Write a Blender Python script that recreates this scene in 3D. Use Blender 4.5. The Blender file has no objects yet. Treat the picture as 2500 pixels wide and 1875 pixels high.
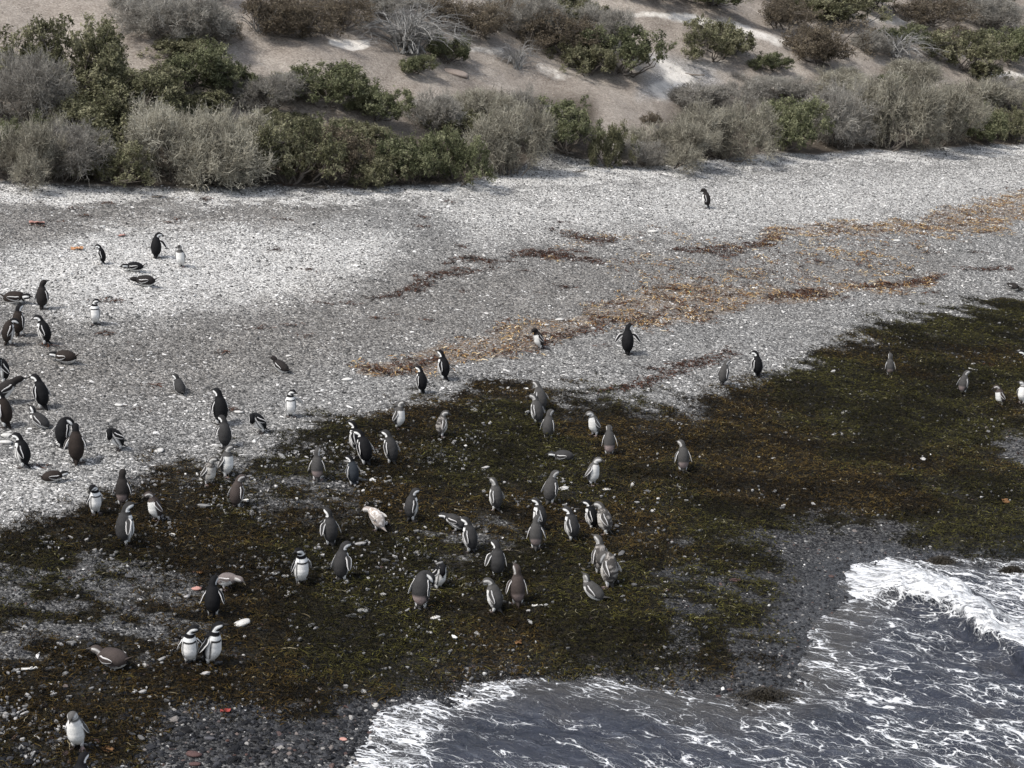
import bpy, math
import numpy as np
R = math.radians
SC = bpy.context.scene
COL = SC.collection

# ------------------------------------------------------------------ camera, sky, sun, exposure
CAM_Z = 10.15
PITCH = 14.0
F = 4400.0                     # focal length in pixels of a 2500 wide picture
cam = bpy.data.cameras.new('camera')
camo = bpy.data.objects.new('camera', cam)
COL.objects.link(camo)
camo.location = (0, 0, CAM_Z)
camo.rotation_euler = (R(90 - PITCH), 0, 0)
cam.sensor_width = 36
cam.lens = 36 * F / 2500
cam.clip_start = 0.5
cam.clip_end = 4000
SC.camera = camo

SUN_EL, SUN_AZ = 56.0, 214.0    # azimuth: direction towards the sun, degrees counter-clockwise from +x
world = bpy.data.worlds.new('World')
SC.world = world
world.use_nodes = True
nt = world.node_tree
sky = nt.nodes.new('ShaderNodeTexSky')
sky.sky_type = 'NISHITA'
sky.sun_disc = False
sky.sun_elevation = R(SUN_EL)
sky.sun_rotation = R(90 - SUN_AZ)
sky.air_density = 1.0
sky.dust_density = 2.5
sky.ozone_density = 1.0
hs = nt.nodes.new('ShaderNodeHueSaturation')          # thin high haze: a paler sky
hs.inputs['Saturation'].default_value = 0.5
nt.links.new(sky.outputs[0], hs.inputs['Color'])
nt.links.new(hs.outputs[0], nt.nodes['Background'].inputs[0])
nt.nodes['Background'].inputs[1].default_value = 0.14
sun = bpy.data.lights.new('sun', 'SUN')
sun.energy = 2.4
sun.angle = R(7.0)
sun.color = (1.0, 0.955, 0.89)
suno = bpy.data.objects.new('sun', sun)
COL.objects.link(suno)
suno.location = (-40, -20, 60)
suno.rotation_euler = (0, R(90 - SUN_EL), R(SUN_AZ))
SC.view_settings.view_transform = 'Standard'
SC.view_settings.look = 'None'
SC.view_settings.exposure = 0.55
SC.view_settings.gamma = 1.0
SC.render.resolution_x, SC.render.resolution_y = 1024, 768
SC.cycles.max_bounces = 5
SC.cycles.diffuse_bounces = 2
SC.cycles.glossy_bounces = 2
SC.cycles.transparent_max_bounces = 4

# ------------------------------------------------------------------ helpers
rng = np.random.default_rng(11)
CP, SP = math.cos(R(PITCH)), math.sin(R(PITCH))


def hsh(ix, iy, seed):
    h = (ix.astype(np.int64) * 374761393 + iy.astype(np.int64) * 668265263 + seed * 144269504) & 0xffffffff
    h = ((h ^ (h >> 13)) * 1274126177) & 0xffffffff
    h = ((h ^ (h >> 15)) * 2246822519) & 0xffffffff
    return ((h ^ (h >> 16)) & 0xffff) / 65535.0


def vn(x, y, seed=0):
    x = np.asarray(x, float); y = np.asarray(y, float)
    ix, iy = np.floor(x), np.floor(y)
    fx, fy = x - ix, y - iy
    fx = fx * fx * (3 - 2 * fx); fy = fy * fy * (3 - 2 * fy)
    a = hsh(ix, iy, seed); b = hsh(ix + 1, iy, seed); c = hsh(ix, iy + 1, seed); d = hsh(ix + 1, iy + 1, seed)
    return (a + (b - a) * fx) * (1 - fy) + (c + (d - c) * fx) * fy


def fbm(x, y, oct=4, seed=0):
    s = 0.0; a = 0.5; n = 0.0
    for k in range(oct):
        s = s + a * vn(x, y, seed + k * 17); n += a
        x = x * 2.03 + 5.1; y = y * 2.03 + 1.7; a *= 0.5
    return s / n


def sstep(a, b, x):
    t = np.clip((x - a) / (b - a), 0, 1)
    return t * t * (3 - 2 * t)


def ray(px, py):
    rx = (np.asarray(px, float) - 1250) / F; rd = (np.asarray(py, float) - 937.5) / F
    return rx, CP - rd * SP, -(rd * CP + SP)           # world x, y, z per unit depth


def project(x, y, z):
    zz = z - CAM_Z
    dep = y * CP - zz * SP
    dn = -zz * CP - y * SP
    dep = np.maximum(dep, 0.5)
    return 1250 + F * x / dep, 937.5 + F * dn / dep


GX, GY, G0 = -0.12, 0.075, -1.45


def plane_hit(px, py, flat=None):
    rx, ry, rz = ray(px, py)
    if flat is None:
        t = (CAM_Z - G0) / (GX * rx + GY * ry - rz)
    else:
        t = (flat - CAM_Z) / rz
    return rx * t, ry * t


# the shoreline, walked round with the water on its right-hand side
SHORE_PX = np.array([(870, 1880), (905, 1820), (960, 1765), (1040, 1715), (1130, 1688), (1250, 1672), (1400, 1672), (1560, 1690),
                     (1700, 1716), (1830, 1722), (1930, 1700), (1990, 1640), (2010, 1560), (2070, 1500), (2088, 1440), (2108, 1385),
                     (2200, 1372), (2330, 1362), (2420, 1372), (2520, 1362)], float)
_sx, _sy = plane_hit(SHORE_PX[:, 0], SHORE_PX[:, 1], 0.03)
SHORE = np.stack([_sx, _sy], 1)
_d = SHORE[-1] - SHORE[-6]
SHORE = np.vstack([[[SHORE[0, 0] - 2.5, -10.0], [SHORE[0, 0] - 0.9, SHORE[0, 1] - 3]], SHORE, [SHORE[-1] + np.array([9, 9.]), SHORE[-1] + np.array([500., 420.])]])
SHORE = np.vstack([[[-200., -400.]], SHORE])


def shore_dist(x, y):
    x = np.asarray(x, float); y = np.asarray(y, float)
    best = np.full(x.shape, 1e9); sgn = np.ones(x.shape)
    for a, b in zip(SHORE[:-1], SHORE[1:]):
        dx, dy = b - a
        t = np.clip(((x - a[0]) * dx + (y - a[1]) * dy) / (dx * dx + dy * dy), 0, 1)
        ex, ey = x - a[0] - t * dx, y - a[1] - t * dy
        d = np.hypot(ex, ey)
        s = np.sign(dx * (y - a[1]) - dy * (x - a[0]))
        m = d < best - 1e-9
        best = np.where(m, d, best); sgn = np.where(m, s, sgn)
    return best * sgn


EDGE_PX = np.array([(-300, 450), (0, 452), (200, 460), (450, 470), (700, 468), (900, 466), (1100, 458), (1220, 430), (1330, 400), (1450, 405), (1550, 418),
                    (1700, 400), (1860, 385), (2000, 378), (2150, 372), (2350, 362), (2500, 355), (2700, 345)], float)
EX, EY = plane_hit(EDGE_PX[:, 0], EDGE_PX[:, 1])
EY = EY + 0.3


def edge_y(x):
    y = np.interp(x, EX, EY)
    y = np.where(x < EX[0], EY[0] + (x - EX[0]) * 0.3, y)
    return np.where(x > EX[-1], EY[-1] + (x - EX[-1]) * 0.5, y)


_ex = np.arange(-60, 90, 0.5)
_ey = edge_y(_ex)
_kk = np.exp(-0.5 * (np.arange(-24, 25) / 8.0) ** 2); _kk /= _kk.sum()
_eys = np.convolve(np.pad(_ey, 24, mode='edge'), _kk, mode='valid')


def edge_smooth(x):
    return np.interp(x, _ex, _eys)


def hz(x, y):
    x = np.asarray(x, float); y = np.asarray(y, float)
    d = shore_dist(x, y)
    pl = GX * x + GY * y + G0
    pl = np.clip(pl, -3, 9)
    prof = np.where(d > 0, 0.125 * d, np.maximum(0.10 * d, -4))
    w = sstep(0.0, 8.0, d)
    z = prof * (1 - w) + pl * w
    u = y - edge_smooth(x)
    far = np.clip(u, 0, 400)
    rise = 0.29 * (np.sqrt(far * far + 1.2) - 1.095)
    rise = np.where(far > 40, 0.29 * 39 + (far - 40) * 0.12, rise)
    z = z + rise
    hm = sstep(0, 6, u)
    z = z + hm * ((fbm(x * 0.13, y * 0.13, 3, 5) - 0.5) * 2.0 + (fbm(x * 0.5, y * 0.5, 3, 9) - 0.5) * 0.35)
    inl = sstep(0.2, 3.0, d)
    z = z + inl * (1 - hm) * ((fbm(x * 0.35, y * 0.35, 3, 21) - 0.5) * 0.20 + (fbm(x * 1.7, y * 1.7, 2, 31) - 0.5) * 0.05)
    return z


def hit(px, py):
    rx, ry, rz = ray(px, py)
    t = np.arange(12, 150, 0.15)
    g = CAM_Z + rz * t - hz(rx * t, ry * t)
    k = int(np.argmax(g <= 0)) if (g <= 0).any() else len(t) - 1
    if k > 0:
        t0 = t[k - 1] + 0.15 * g[k - 1] / max(g[k - 1] - g[k], 1e-6)
    else:
        t0 = t[0]
    x, y = rx * t0, ry * t0
    return float(x), float(y), float(hz(np.array([x]), np.array([y]))[0]), float(t0)


def mesh(name, V, Q=None, T=None, mats=(), attrs=None, smooth=False, mat_idx=None):
    me = bpy.data.meshes.new(name)
    V = np.ascontiguousarray(V, dtype=np.float32)
    parts = []; sizes = []
    if Q is not None and len(Q):
        parts.append(np.asarray(Q, np.int32).ravel()); sizes.append(np.full(len(Q), 4, np.int32))
    if T is not None and len(T):
        parts.append(np.asarray(T, np.int32).ravel()); sizes.append(np.full(len(T), 3, np.int32))
    li = np.concatenate(parts); sz = np.concatenate(sizes)
    me.vertices.add(len(V)); me.vertices.foreach_set('co', V.ravel())
    me.loops.add(len(li)); me.loops.foreach_set('vertex_index', li)
    me.polygons.add(len(sz))
    st = np.concatenate([[0], np.cumsum(sz)[:-1]]).astype(np.int32)
    me.polygons.foreach_set('loop_start', st)
    me.polygons.foreach_set('loop_total', sz)
    me.polygons.foreach_set('use_smooth', np.full(len(sz), bool(smooth)))
    if mat_idx is not None:
        me.polygons.foreach_set('material_index', np.asarray(mat_idx, np.int32))
    for m in mats:
        me.materials.append(m)
    if attrs:
        for k, a in attrs.items():
            at = me.attributes.new(k, 'FLOAT_COLOR', 'POINT')
            a = np.asarray(a, np.float32)
            if a.shape[1] == 3:
                a = np.concatenate([a, np.ones((len(a), 1), np.float32)], 1)
            at.data.foreach_set('color', np.ascontiguousarray(a).ravel())
    me.update(calc_edges=True)
    me.validate()
    return me


def obj(name, me, parent=None):
    o = bpy.data.objects.new(name, me); COL.objects.link(o)
    if parent: o.parent = parent
    return o


def tag(o, label=None, cat=None, group=None, kind=None):
    if label: o['label'] = label
    if cat: o['category'] = cat
    if group: o['group'] = group
    if kind: o['kind'] = kind
    return o


def empty(name, loc):
    o = bpy.data.objects.new(name, None); COL.objects.link(o)
    o.location = loc; o.empty_display_size = 0.2
    return o


# ------------------------------------------------------------------ node helpers
class NT:
    def __init__(self, name):
        self.m = bpy.data.materials.new(name); self.m.use_nodes = True
        self.t = self.m.node_tree
        self.b = self.t.nodes['Principled BSDF']

    def n(self, typ, ins=None, **kw):
        nd = self.t.nodes.new(typ)
        for k, v in kw.items(): setattr(nd, k, v)
        if ins:
            for k, v in ins.items(): self.set(nd.inputs[k], v)
        return nd

    def set(self, sock, v):
        if isinstance(v, bpy.types.NodeSocket): self.t.links.new(v, sock)
        elif isinstance(v, (tuple, list)) and len(v) == 3 and sock.type == 'RGBA': sock.default_value = (*v, 1)
        else: sock.default_value = v

    def math(self, op, a, b=0.0, c=None, clamp=False):
        nd = self.n('ShaderNodeMath', operation=op); nd.use_clamp = clamp
        self.set(nd.inputs[0], a); self.set(nd.inputs[1], b)
        if c is not None: self.set(nd.inputs[2], c)
        return nd.outputs[0]

    def mix(self, fac, a, b, blend='MIX'):
        nd = self.n('ShaderNodeMix', data_type='RGBA', blend_type=blend)
        self.set(nd.inputs[0], fac); self.set(nd.inputs[6], a); self.set(nd.inputs[7], b)
        return nd.outputs[2]

    def ramp(self, fac, stops, interp='LINEAR'):
        nd = self.n('ShaderNodeValToRGB'); cr = nd.color_ramp; cr.interpolation = interp
        while len(cr.elements) < len(stops): cr.elements.new(0.5)
        for e, (p, c) in zip(cr.elements, stops):
            e.position = p; e.color = (*c, 1)
        self.set(nd.inputs[0], fac)
        return nd.outputs[0]

    def smooth(self, x, a, b):
        nd = self.n('ShaderNodeMapRange', interpolation_type='SMOOTHSTEP')
        self.set(nd.inputs[0], x); self.set(nd.inputs[1], a); self.set(nd.inputs[2], b)
        return nd.outputs[0]

    def noise(self, vec, scale, detail=3, rough=0.55, dist=0.0):
        nd = self.n('ShaderNodeTexNoise', {'Vector': vec, 'Scale': scale, 'Detail': detail, 'Roughness': rough, 'Distortion': dist})
        return nd.outputs['Fac']

    def sep(self, col):
        nd = self.n('ShaderNodeSeparateColor', {0: col}); return nd.outputs

    def attr(self, name):
        nd = self.n('ShaderNodeAttribute'); nd.attribute_name = name; return nd.outputs['Color']

    def island(self):
        return self.n('ShaderNodeNewGeometry').outputs['Random Per Island']

    def objrand(self):
        return self.n('ShaderNodeObjectInfo').outputs['Random']

    def pos(self):
        return self.n('ShaderNodeTexCoord').outputs['Object']

    def out(self, color=None, rough=None, bump=None, strength=0.5, dist=0.02, spec=0.3):
        if color is not None: self.set(self.b.inputs['Base Color'], color)
        if rough is not None: self.set(self.b.inputs['Roughness'], rough)
        self.b.inputs['Specular IOR Level'].default_value = spec
        if bump is not None:
            bn = self.n('ShaderNodeBump', {'Height': bump, 'Strength': strength, 'Distance': dist})
            self.t.links.new(bn.outputs[0], self.b.inputs['Normal'])
        return self.m


# ------------------------------------------------------------------ where each kind of ground lies (map masks over the terrain)
def poly_mask(px, py, pts, feather):
    """signed inside distance of a closed outline, softened"""
    pts = np.asarray(pts, float)
    inside = np.zeros(px.shape, bool); best = np.full(px.shape, 1e9)
    for a, b in zip(pts, np.roll(pts, -1, 0)):
        dx, dy = b - a
        t = np.clip(((px - a[0]) * dx + (py - a[1]) * dy) / (dx * dx + dy * dy + 1e-9), 0, 1)
        best = np.minimum(best, np.hypot(px - a[0] - t * dx, py - a[1] - t * dy))
        c = ((a[1] > py) != (b[1] > py)) & (px < (b[0] - a[0]) * (py - a[1]) / (b[1] - a[1] + 1e-12) + a[0])
        inside ^= c
    d = np.where(inside, best, -best)
    return sstep(-feather, feather, d)


def line_mask(px, py, pts, feather=1.0):
    """pts rows: x, y, half width"""
    out = np.zeros(px.shape)
    pts = np.asarray(pts, float)
    for a, b in zip(pts[:-1], pts[1:]):
        dx, dy = b[0] - a[0], b[1] - a[1]
        t = np.clip(((px - a[0]) * dx + (py - a[1]) * dy) / (dx * dx + dy * dy + 1e-9), 0, 1)
        w = a[2] + (b[2] - a[2]) * t
        d = np.hypot(px - a[0] - t * dx, py - a[1] - t * dy)
        out = np.maximum(out, 1 - sstep(0.35, 1.0 * feather, d / w))
    return out


KELP = [(-40, 1300), (100, 1268), (190, 1262), (250, 1215), (330, 1150), (480, 1120), (620, 1105), (700, 1072), (790, 1045), (905, 1018), (1020, 985),
        (1165, 960), (1190, 935), (1270, 938), (1360, 962), (1520, 962), (1700, 985), (1810, 960), (1920, 905), (1980, 870), (2150, 803), (2320, 768), (2540, 720),
        (2540, 1060), (2440, 1062), (2420, 1090), (2540, 1140), (2540, 1375), (2440, 1345), (2370, 1345), (2260, 1300), (2120, 1270), (2010, 1255), (1945, 1290),
        (1880, 1330), (1900, 1420), (1905, 1520), (1890, 1590), (1820, 1650), (1690, 1662), (1525, 1650), (1300, 1655), (1130, 1672), (1015, 1684), (938, 1696), (836, 1672),
        (780, 1746), (632, 1746), (508, 1706), (430, 1730), (385, 1797), (405, 1900), (-40, 1900)]
THIN = [  # looser weed with shingle showing through: outline, strength
    ([(-40, 1360), (200, 1300), (480, 1420), (560, 1600), (420, 1640), (150, 1600), (-40, 1640)], 0.64),
    ([(560, 1110), (900, 1100), (930, 1230), (860, 1300), (620, 1290), (520, 1180)], 0.5),
    ([(1020, 1240), (1240, 1260), (1260, 1350), (1080, 1390), (980, 1330)], 0.5),
    ([(1350, 950), (1800, 960), (1760, 1020), (1500, 1010), (1350, 1000)], 0.42),
    ([(2260, 850), (2440, 830), (2420, 930), (2300, 910)], 0.35),
    ([(1600, 1400), (1760, 1300), (1960, 1270), (1980, 1560), (1800, 1690), (1600, 1600)], 0.66),
    ([(280, 1130), (600, 1110), (640, 1180), (420, 1200), (300, 1210)], 0.45),
    ([(0, 1790), (160, 1740), (200, 1880), (0, 1880)], 0.45)]
GOLD = [([(880, 905, 12), (1000, 890, 14), (1100, 868, 26), (1250, 830, 26), (1400, 805, 16), (1480, 770, 26), (1600, 745, 42), (1720, 735, 38), (1850, 725, 16), (1980, 715, 12), (2120, 700, 13), (2270, 688, 11)], 1.0),
        ([(1340, 640, 9), (1400, 590, 12), (1480, 578, 9), (1600, 570, 10), (1700, 590, 8), (1830, 605, 14)], 0.38),
        ([(1850, 590, 9), (1920, 565, 12), (2060, 558, 13), (2240, 552, 12), (2330, 540, 26), (2420, 525, 28), (2540, 490, 22)], 1.0),
        ([(1500, 640, 20), (1700, 690, 30), (1950, 660, 40), (2100, 640, 36), (2230, 600, 26)], 0.33)]
DARKW = [([(1380, 572, 12), (1440, 588, 14), (1520, 586, 10)], 1.0), ([(1640, 612, 8), (1760, 612, 12), (1850, 590, 12)], .9), ([(1060, 880, 14), (960, 900, 14), (900, 908, 10)], 1.0), ([(1080, 640, 8), (1140, 632, 10), (1200, 640, 9)], .9), ([(2120, 700, 10), (2220, 690, 11), (2280, 680, 8)], .9), ([(1290, 850, 12), (1420, 812, 11), (1560, 786, 9)], .6), ([(870, 730, 6), (1010, 700, 9), (1090, 670, 13), (1190, 660, 7), (1240, 622, 8), (1330, 622, 14), (1450, 640, 9)], 0.8),
         ([(1470, 955, 8), (1560, 935, 16), (1650, 900, 14), (1740, 870, 10), (1800, 850, 8)], 0.85),
         ([(1870, 720, 8), (1980, 712, 12), (2080, 735, 8)], 0.7),
         ([(1830, 610, 9), (1800, 622, 12), (1740, 612, 8)], 0.7),
         ([(2330, 650, 6), (2470, 655, 7)], 0.6), ([(900, 905, 9), (960, 900, 12)], 0.8)]
WHITE = [([(-40, 640), (60, 622), (300, 560), (520, 545), (760, 560), (980, 580), (900, 650), (760, 720), (560, 740), (330, 770), (180, 740), (-40, 720)], 60, 0.80),
         ([(-40, 452), (450, 462), (900, 460), (1200, 420), (1560, 410), (1900, 380), (2540, 340), (2540, 372), (1900, 405), (1500, 440), (1200, 468), (900, 486), (300, 496), (-40, 512)], 10, 1.0),
         ([(1000, 470), (1500, 440), (2000, 420), (2540, 380), (2540, 470), (2200, 530), (1900, 560), (1500, 570), (1150, 590)], 50, 0.55),
         ([(-40, 1130), (150, 1120), (320, 1130), (200, 1240), (60, 1260), (-40, 1280)], 40, 0.30)]
SAND = [([(800, 92), (900, 96), (905, 112), (870, 128), (840, 120), (812, 112)], 5, 1.0),
        ([(1128, 112), (1230, 112), (1245, 138), (1180, 130), (1130, 122)], 6, 0.6),
        ([(1560, 120), (1640, 150), (1690, 180), (1690, 240), (1600, 245), (1580, 215), (1620, 180)], 16, 0.75),
        ([(1520, 30), (1700, 32), (1830, 62), (1930, 98), (1920, 112), (1760, 70), (1620, 46), (1520, 40)], 8, 0.8),
        ([(2080, 40), (2240, 46), (2230, 62), (2100, 56)], 8, 0.5), ([(2200, 75), (2290, 92), (2290, 108), (2210, 92)], 8, 0.7),
        ([(1836, 192), (1880, 200), (1930, 216), (1900, 222), (1850, 208)], 5, 0.9),
        ([(2420, 172), (2540, 180), (2540, 196), (2430, 186)], 6, 0.8), ([(2240, 0), (2280, 0), (2260, 22), (2240, 20)], 5, 0.5),
        ([(1310, 140), (1400, 190), (1380, 205), (1310, 165)], 8, 0.5), ([(1480, 330), (1580, 330), (1570, 400), (1500, 400)], 16, 0.6)]
GREY = [([(1600, 130), (1750, 150), (1760, 210), (1620, 240), (1560, 240)], 20, 0.8)]
BROWNG = [([(-40, 760), (300, 800), (700, 720), (1000, 650), (1400, 600), (1800, 620), (2300, 600), (2300, 680), (1700, 760), (1300, 840), (900, 880), (500, 980), (-40, 1020)], 80, 0.8),
          ([(-40, 500), (300, 500), (900, 495), (760, 545), (300, 560), (-40, 610)], 24, 0.8)]
WET = [([(380, 1700), (620, 1690), (820, 1640), (1000, 1640), (1400, 1590), (1560, 1350), (1760, 1300), (1950, 1240), (2150, 1260), (2400, 1330), (2540, 1330), (2540, 1900), (380, 1900)], 60, 1.0),
       ([(2400, 1050), (2540, 1060), (2540, 1140), (2420, 1100)], 8, 0.8),
       ([(-40, 1400), (420, 1480), (420, 1640), (-40, 1620)], 50, 0.5)]


def masks(x, y, z):
    px, py = project(x, y, z)
    e = 1.0
    wob = (fbm(x * 0.9, y * 0.9, 3, 40) - 0.5)
    wob2 = (fbm(x * 0.9 + 31, y * 0.9, 3, 45) - 0.5)
    hf1 = fbm(x * 3.2, y * 3.2, 3, 51) - 0.5; hf2 = fbm(x * 3.2 + 9, y * 3.2, 3, 52) - 0.5
    qx, qy = px + wob * 110 + hf1 * 70, py + wob2 * 55 + hf2 * 50
    front = (y > 8) & (px > -900) & (px < 3400)
    kelp = poly_mask(qx + hf1 * 60, qy + hf2 * 45, KELP, 42)
    kelp0 = poly_mask(qx, qy, KELP, 40)
    kelp = kelp * (1 - 0.35 * sstep(0.58, 0.74, fbm(x * 1.1 + 3, y * 1.1, 4, 55)))
    mott = sstep(.40, .60, fbm(x * 2.4 + 7, y * 4.0, 4, 57)); thin = np.zeros(px.shape)
    for p, s in THIN:
        thin = np.maximum(thin, min(1.0, s * 1.35) * poly_mask(qx, qy, p, 60))
    kelp = kelp * (1 - thin * (.25 + .75 * mott))
    gold = np.zeros(px.shape); dark = np.zeros(px.shape)
    for p, s in GOLD: gold = np.maximum(gold, s * line_mask(px + wob * 60 + hf1 * 50, py + wob2 * 34 + hf2 * 26, [(a, b, c * 1.6) for a, b, c in p], 1.25))
    for p, s in DARKW: dark = np.maximum(dark, s * line_mask(qx, py + wob2 * 22, p))
    white = np.zeros(px.shape); brown = np.zeros(px.shape); wet = np.zeros(px.shape); sand = np.zeros(px.shape); grey = np.zeros(px.shape)
    for p, f_, s in WHITE: white = np.maximum(white, s * poly_mask(qx, qy, p, f_))
    for p, f_, s in BROWNG: brown = np.maximum(brown, s * poly_mask(qx, qy, p, f_))
    for p, f_, s in WET: wet = np.maximum(wet, s * poly_mask(qx, qy, p, f_))
    for p, f_, s in SAND: sand = np.maximum(sand, s * poly_mask(px + wob * 30, py + wob2 * 16, p, f_))
    for p, f_, s in GREY: grey = np.maximum(grey, s * poly_mask(px + wob * 30, py + wob2 * 16, p, f_))
    hill = sstep(-0.15, 0.5, y - edge_y(x) + wob * 0.8)
    wet = np.maximum(wet, 0.7 * kelp0)
    kelp = kelp * front * (1 - hill)
    return dict(kelp=kelp, gold=gold * front * (1 - hill), dark=dark * front * (1 - hill), white=white * (1 - hill) * front, brown=brown * front, wet=wet, sand=sand * hill * front, grey=grey * hill * front, hill=hill)


# ------------------------------------------------------------------ ground
def axis(a, b, step, lo, hi, grow=1.25):
    v = list(np.arange(a, b + 1e-6, step))
    s = step; p = v[0]; left = []
    while p > lo: s *= grow; p -= s; left.append(p)
    s = step; p = v[-1]; right = []
    while p < hi: s *= grow; p += s; right.append(p)
    return np.array(left[::-1] + v + right)


gx = axis(-17, 24, 0.115, -900, 900)
gy = axis(15, 88, 0.125, -500, 1300)
X, Y = np.meshgrid(gx, gy)
Z = hz(X, Y)
V = np.stack([X.ravel(), Y.ravel(), Z.ravel()], 1)
M = masks(V[:, 0], V[:, 1], V[:, 2])
nx, ny = len(gx), len(gy)
I = np.arange(nx * ny).reshape(ny, nx)
Qd = np.stack([I[:-1, :-1].ravel(), I[:-1, 1:].ravel(), I[1:, 1:].ravel(), I[1:, :-1].ravel()], 1)
fc = V[Qd].mean(1)
isH = (fc[:, 1] - edge_y(fc[:, 0])) > 0.1
isV = (V[:, 1] - edge_y(V[:, 0])) > 0.05
_u = V[:, 1] - edge_y(V[:, 0]); _px, _py = project(V[:, 0], V[:, 1], V[:, 2])
shrub_shade = sstep(-.2, .5, _u + .8 * (fbm(V[:, 0] * .9, V[:, 1] * .9, 3, 63) - .5)) * (1 - sstep(3.5, 6.5, _u)) * (1 - sstep(1440, 1475, _px) * (1 - sstep(1580, 1640, _px))) * (V[:, 1] > 20) * sstep(-260, -120, _px) * (1 - sstep(2620, 2760, _px))  # band of painted shade on the ground under the front shrubs
zA = np.stack([np.where(isV, shrub_shade, M['kelp']), M['white'], M['wet'], M['brown']], 1)
SHW = (1 - sstep(0.15, 1.3, shore_dist(V[:, 0], V[:, 1]) + 0.7 * (fbm(V[:, 0] * 1.5, V[:, 1] * 1.5, 3, 61) - .5))) * (1 - M['hill'])
zB = np.stack([M['hill'], np.maximum(M['sand'], SHW), M['gold'], M['grey']], 1)

# beach shingle
g = NT('shingle')
P = g.pos()
a_ = g.n('ShaderNodeAttribute'); a_.attribute_name = 'zA'
b_ = g.n('ShaderNodeAttribute'); b_.attribute_name = 'zB'
kelp_, white_, wet_ = g.sep(a_.outputs['Color'])[:3]
brown_ = a_.outputs['Alpha']
hill_, sand_, gold_ = g.sep(b_.outputs['Color'])[:3]
grey_ = b_.outputs['Alpha']
v1 = g.n('ShaderNodeTexVoronoi', {'Vector': P, 'Scale': 24.0, 'Randomness': 1.0})
v2 = g.n('ShaderNodeTexVoronoi', {'Vector': P, 'Scale': 55.0, 'Randomness': 1.0})
r1 = g.sep(v1.outputs['Color'])[0]; r2 = g.sep(v2.outputs['Color'])[1]
big = g.noise(P, 1.1, 4, 0.6)
val = g.math('ADD', g.math('MULTIPLY', r1, 0.55), g.math('MULTIPLY', r2, 0.45))
val = g.math('ADD', val, g.math('MULTIPLY', g.math('SUBTRACT', big, 0.5), 0.35))
val = g.math('ADD', val, g.math('MULTIPLY', white_, 0.42))
gravel = g.ramp(val, [(0.08, (0.034, 0.034, 0.034)), (0.38, (0.115, 0.114, 0.112)), (0.62, (0.22, 0.217, 0.21)), (0.85, (0.40, 0.395, 0.38)), (1.0, (0.68, 0.67, 0.645))])
gravel = g.mix(g.math('MULTIPLY', brown_, 0.75), gravel, g.mix(1.0, gravel, (0.80, 0.755, 0.71), 'MULTIPLY'))
weed = g.noise(P, 9.0, 5, 0.7, 1.2)
weedc = g.ramp(weed, [(0.3, (0.006, 0.0055, 0.004)), (0.5, (0.013, 0.011, 0.007)), (0.62, (0.025, 0.020, 0.010)), (0.75, (0.05, 0.042, 0.02))])
kf = g.smooth(g.math('ADD', kelp_, g.math('MULTIPLY', g.math('SUBTRACT', g.noise(P, 5.0, 4, 0.65), 0.5), 0.9)), 0.32, 0.62)
col = g.mix(g.math('MULTIPLY', wet_, 0.93), gravel, g.mix(1.0, gravel, (0.19, 0.193, 0.205), 'MULTIPLY'))
col = g.mix(g.math('MULTIPLY', kf, 0.93), col, weedc)
goldc = g.ramp(g.noise(P, 12.0, 4, 0.7), [(0.3, (0.07, 0.035, 0.018)), (0.5, (0.20, 0.11, 0.045)), (0.7, (0.38, 0.25, 0.11))])
gf = g.smooth(g.math('ADD', gold_, g.math('MULTIPLY', g.math('SUBTRACT', g.noise(P, 4.0, 4, 0.65), 0.5), 1.1)), 0.30, 0.75)
col = g.mix(g.math('MULTIPLY', gf, 0.28), col, goldc)
rough = g.math('SUBTRACT', g.math('SUBTRACT', 0.85, g.math('MULTIPLY', wet_, 0.2)), g.math('MULTIPLY', sand_, 0.42))
col = g.mix(g.math('MULTIPLY', sand_, 0.6), col, g.mix(1.0, col, (0.5, 0.5, 0.53), 'MULTIPLY'))
g.set(g.b.inputs['Specular IOR Level'], g.math('ADD', 0.05, g.math('MULTIPLY', sand_, 0.5)))
bh = g.math('ADD', g.math('MULTIPLY', v1.outputs['Distance'], -1.0), g.math('MULTIPLY', v2.outputs['Distance'], -0.5))
MAT_SHINGLE = g.out(col, rough, bh, 0.8, 0.03, 0.05)

h_ = NT('hill_earth')
P = h_.pos()
b_ = h_.n('ShaderNodeAttribute'); b_.attribute_name = 'zB'
hill_, sand_, gold_ = h_.sep(b_.outputs['Color'])[:3]
grey_ = b_.outputs['Alpha']
n1 = h_.noise(P, 0.5, 5, 0.6); n2 = h_.noise(P, 14.0, 4, 0.7)
vv = h_.n('ShaderNodeTexVoronoi', {'Vector': P, 'Scale': 20.0})
rr = h_.sep(vv.outputs['Color'])[0]
earth = h_.ramp(h_.math('ADD', h_.math('MULTIPLY', n1, 0.55), h_.math('ADD', h_.math('MULTIPLY', n2, 0.25), h_.math('MULTIPLY', rr, 0.2))),
                [(0.3, (0.145, 0.121, 0.100)), (0.46, (0.25, 0.219, 0.189)), (0.58, (0.325, 0.290, 0.253)), (0.72, (0.45, 0.41, 0.36))])
sandc = h_.ramp(n2, [(0.3, (0.56, 0.52, 0.465)), (0.7, (0.82, 0.79, 0.74))])
greyc = h_.ramp(rr, [(0.0, (0.18, 0.175, 0.17)), (1.0, (0.42, 0.41, 0.40))])
sf = h_.smooth(h_.math('ADD', sand_, h_.math('MULTIPLY', h_.math('SUBTRACT', h_.noise(P, 2.2, 5, 0.7), 0.5), 1.3)), 0.15, 0.95)
c = h_.mix(grey_, earth, greyc)
c = h_.mix(sf, c, sandc)
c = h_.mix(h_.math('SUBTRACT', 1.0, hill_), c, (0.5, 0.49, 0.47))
shrub_shade_ = h_.sep(h_.attr('zA'))[0]
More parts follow.
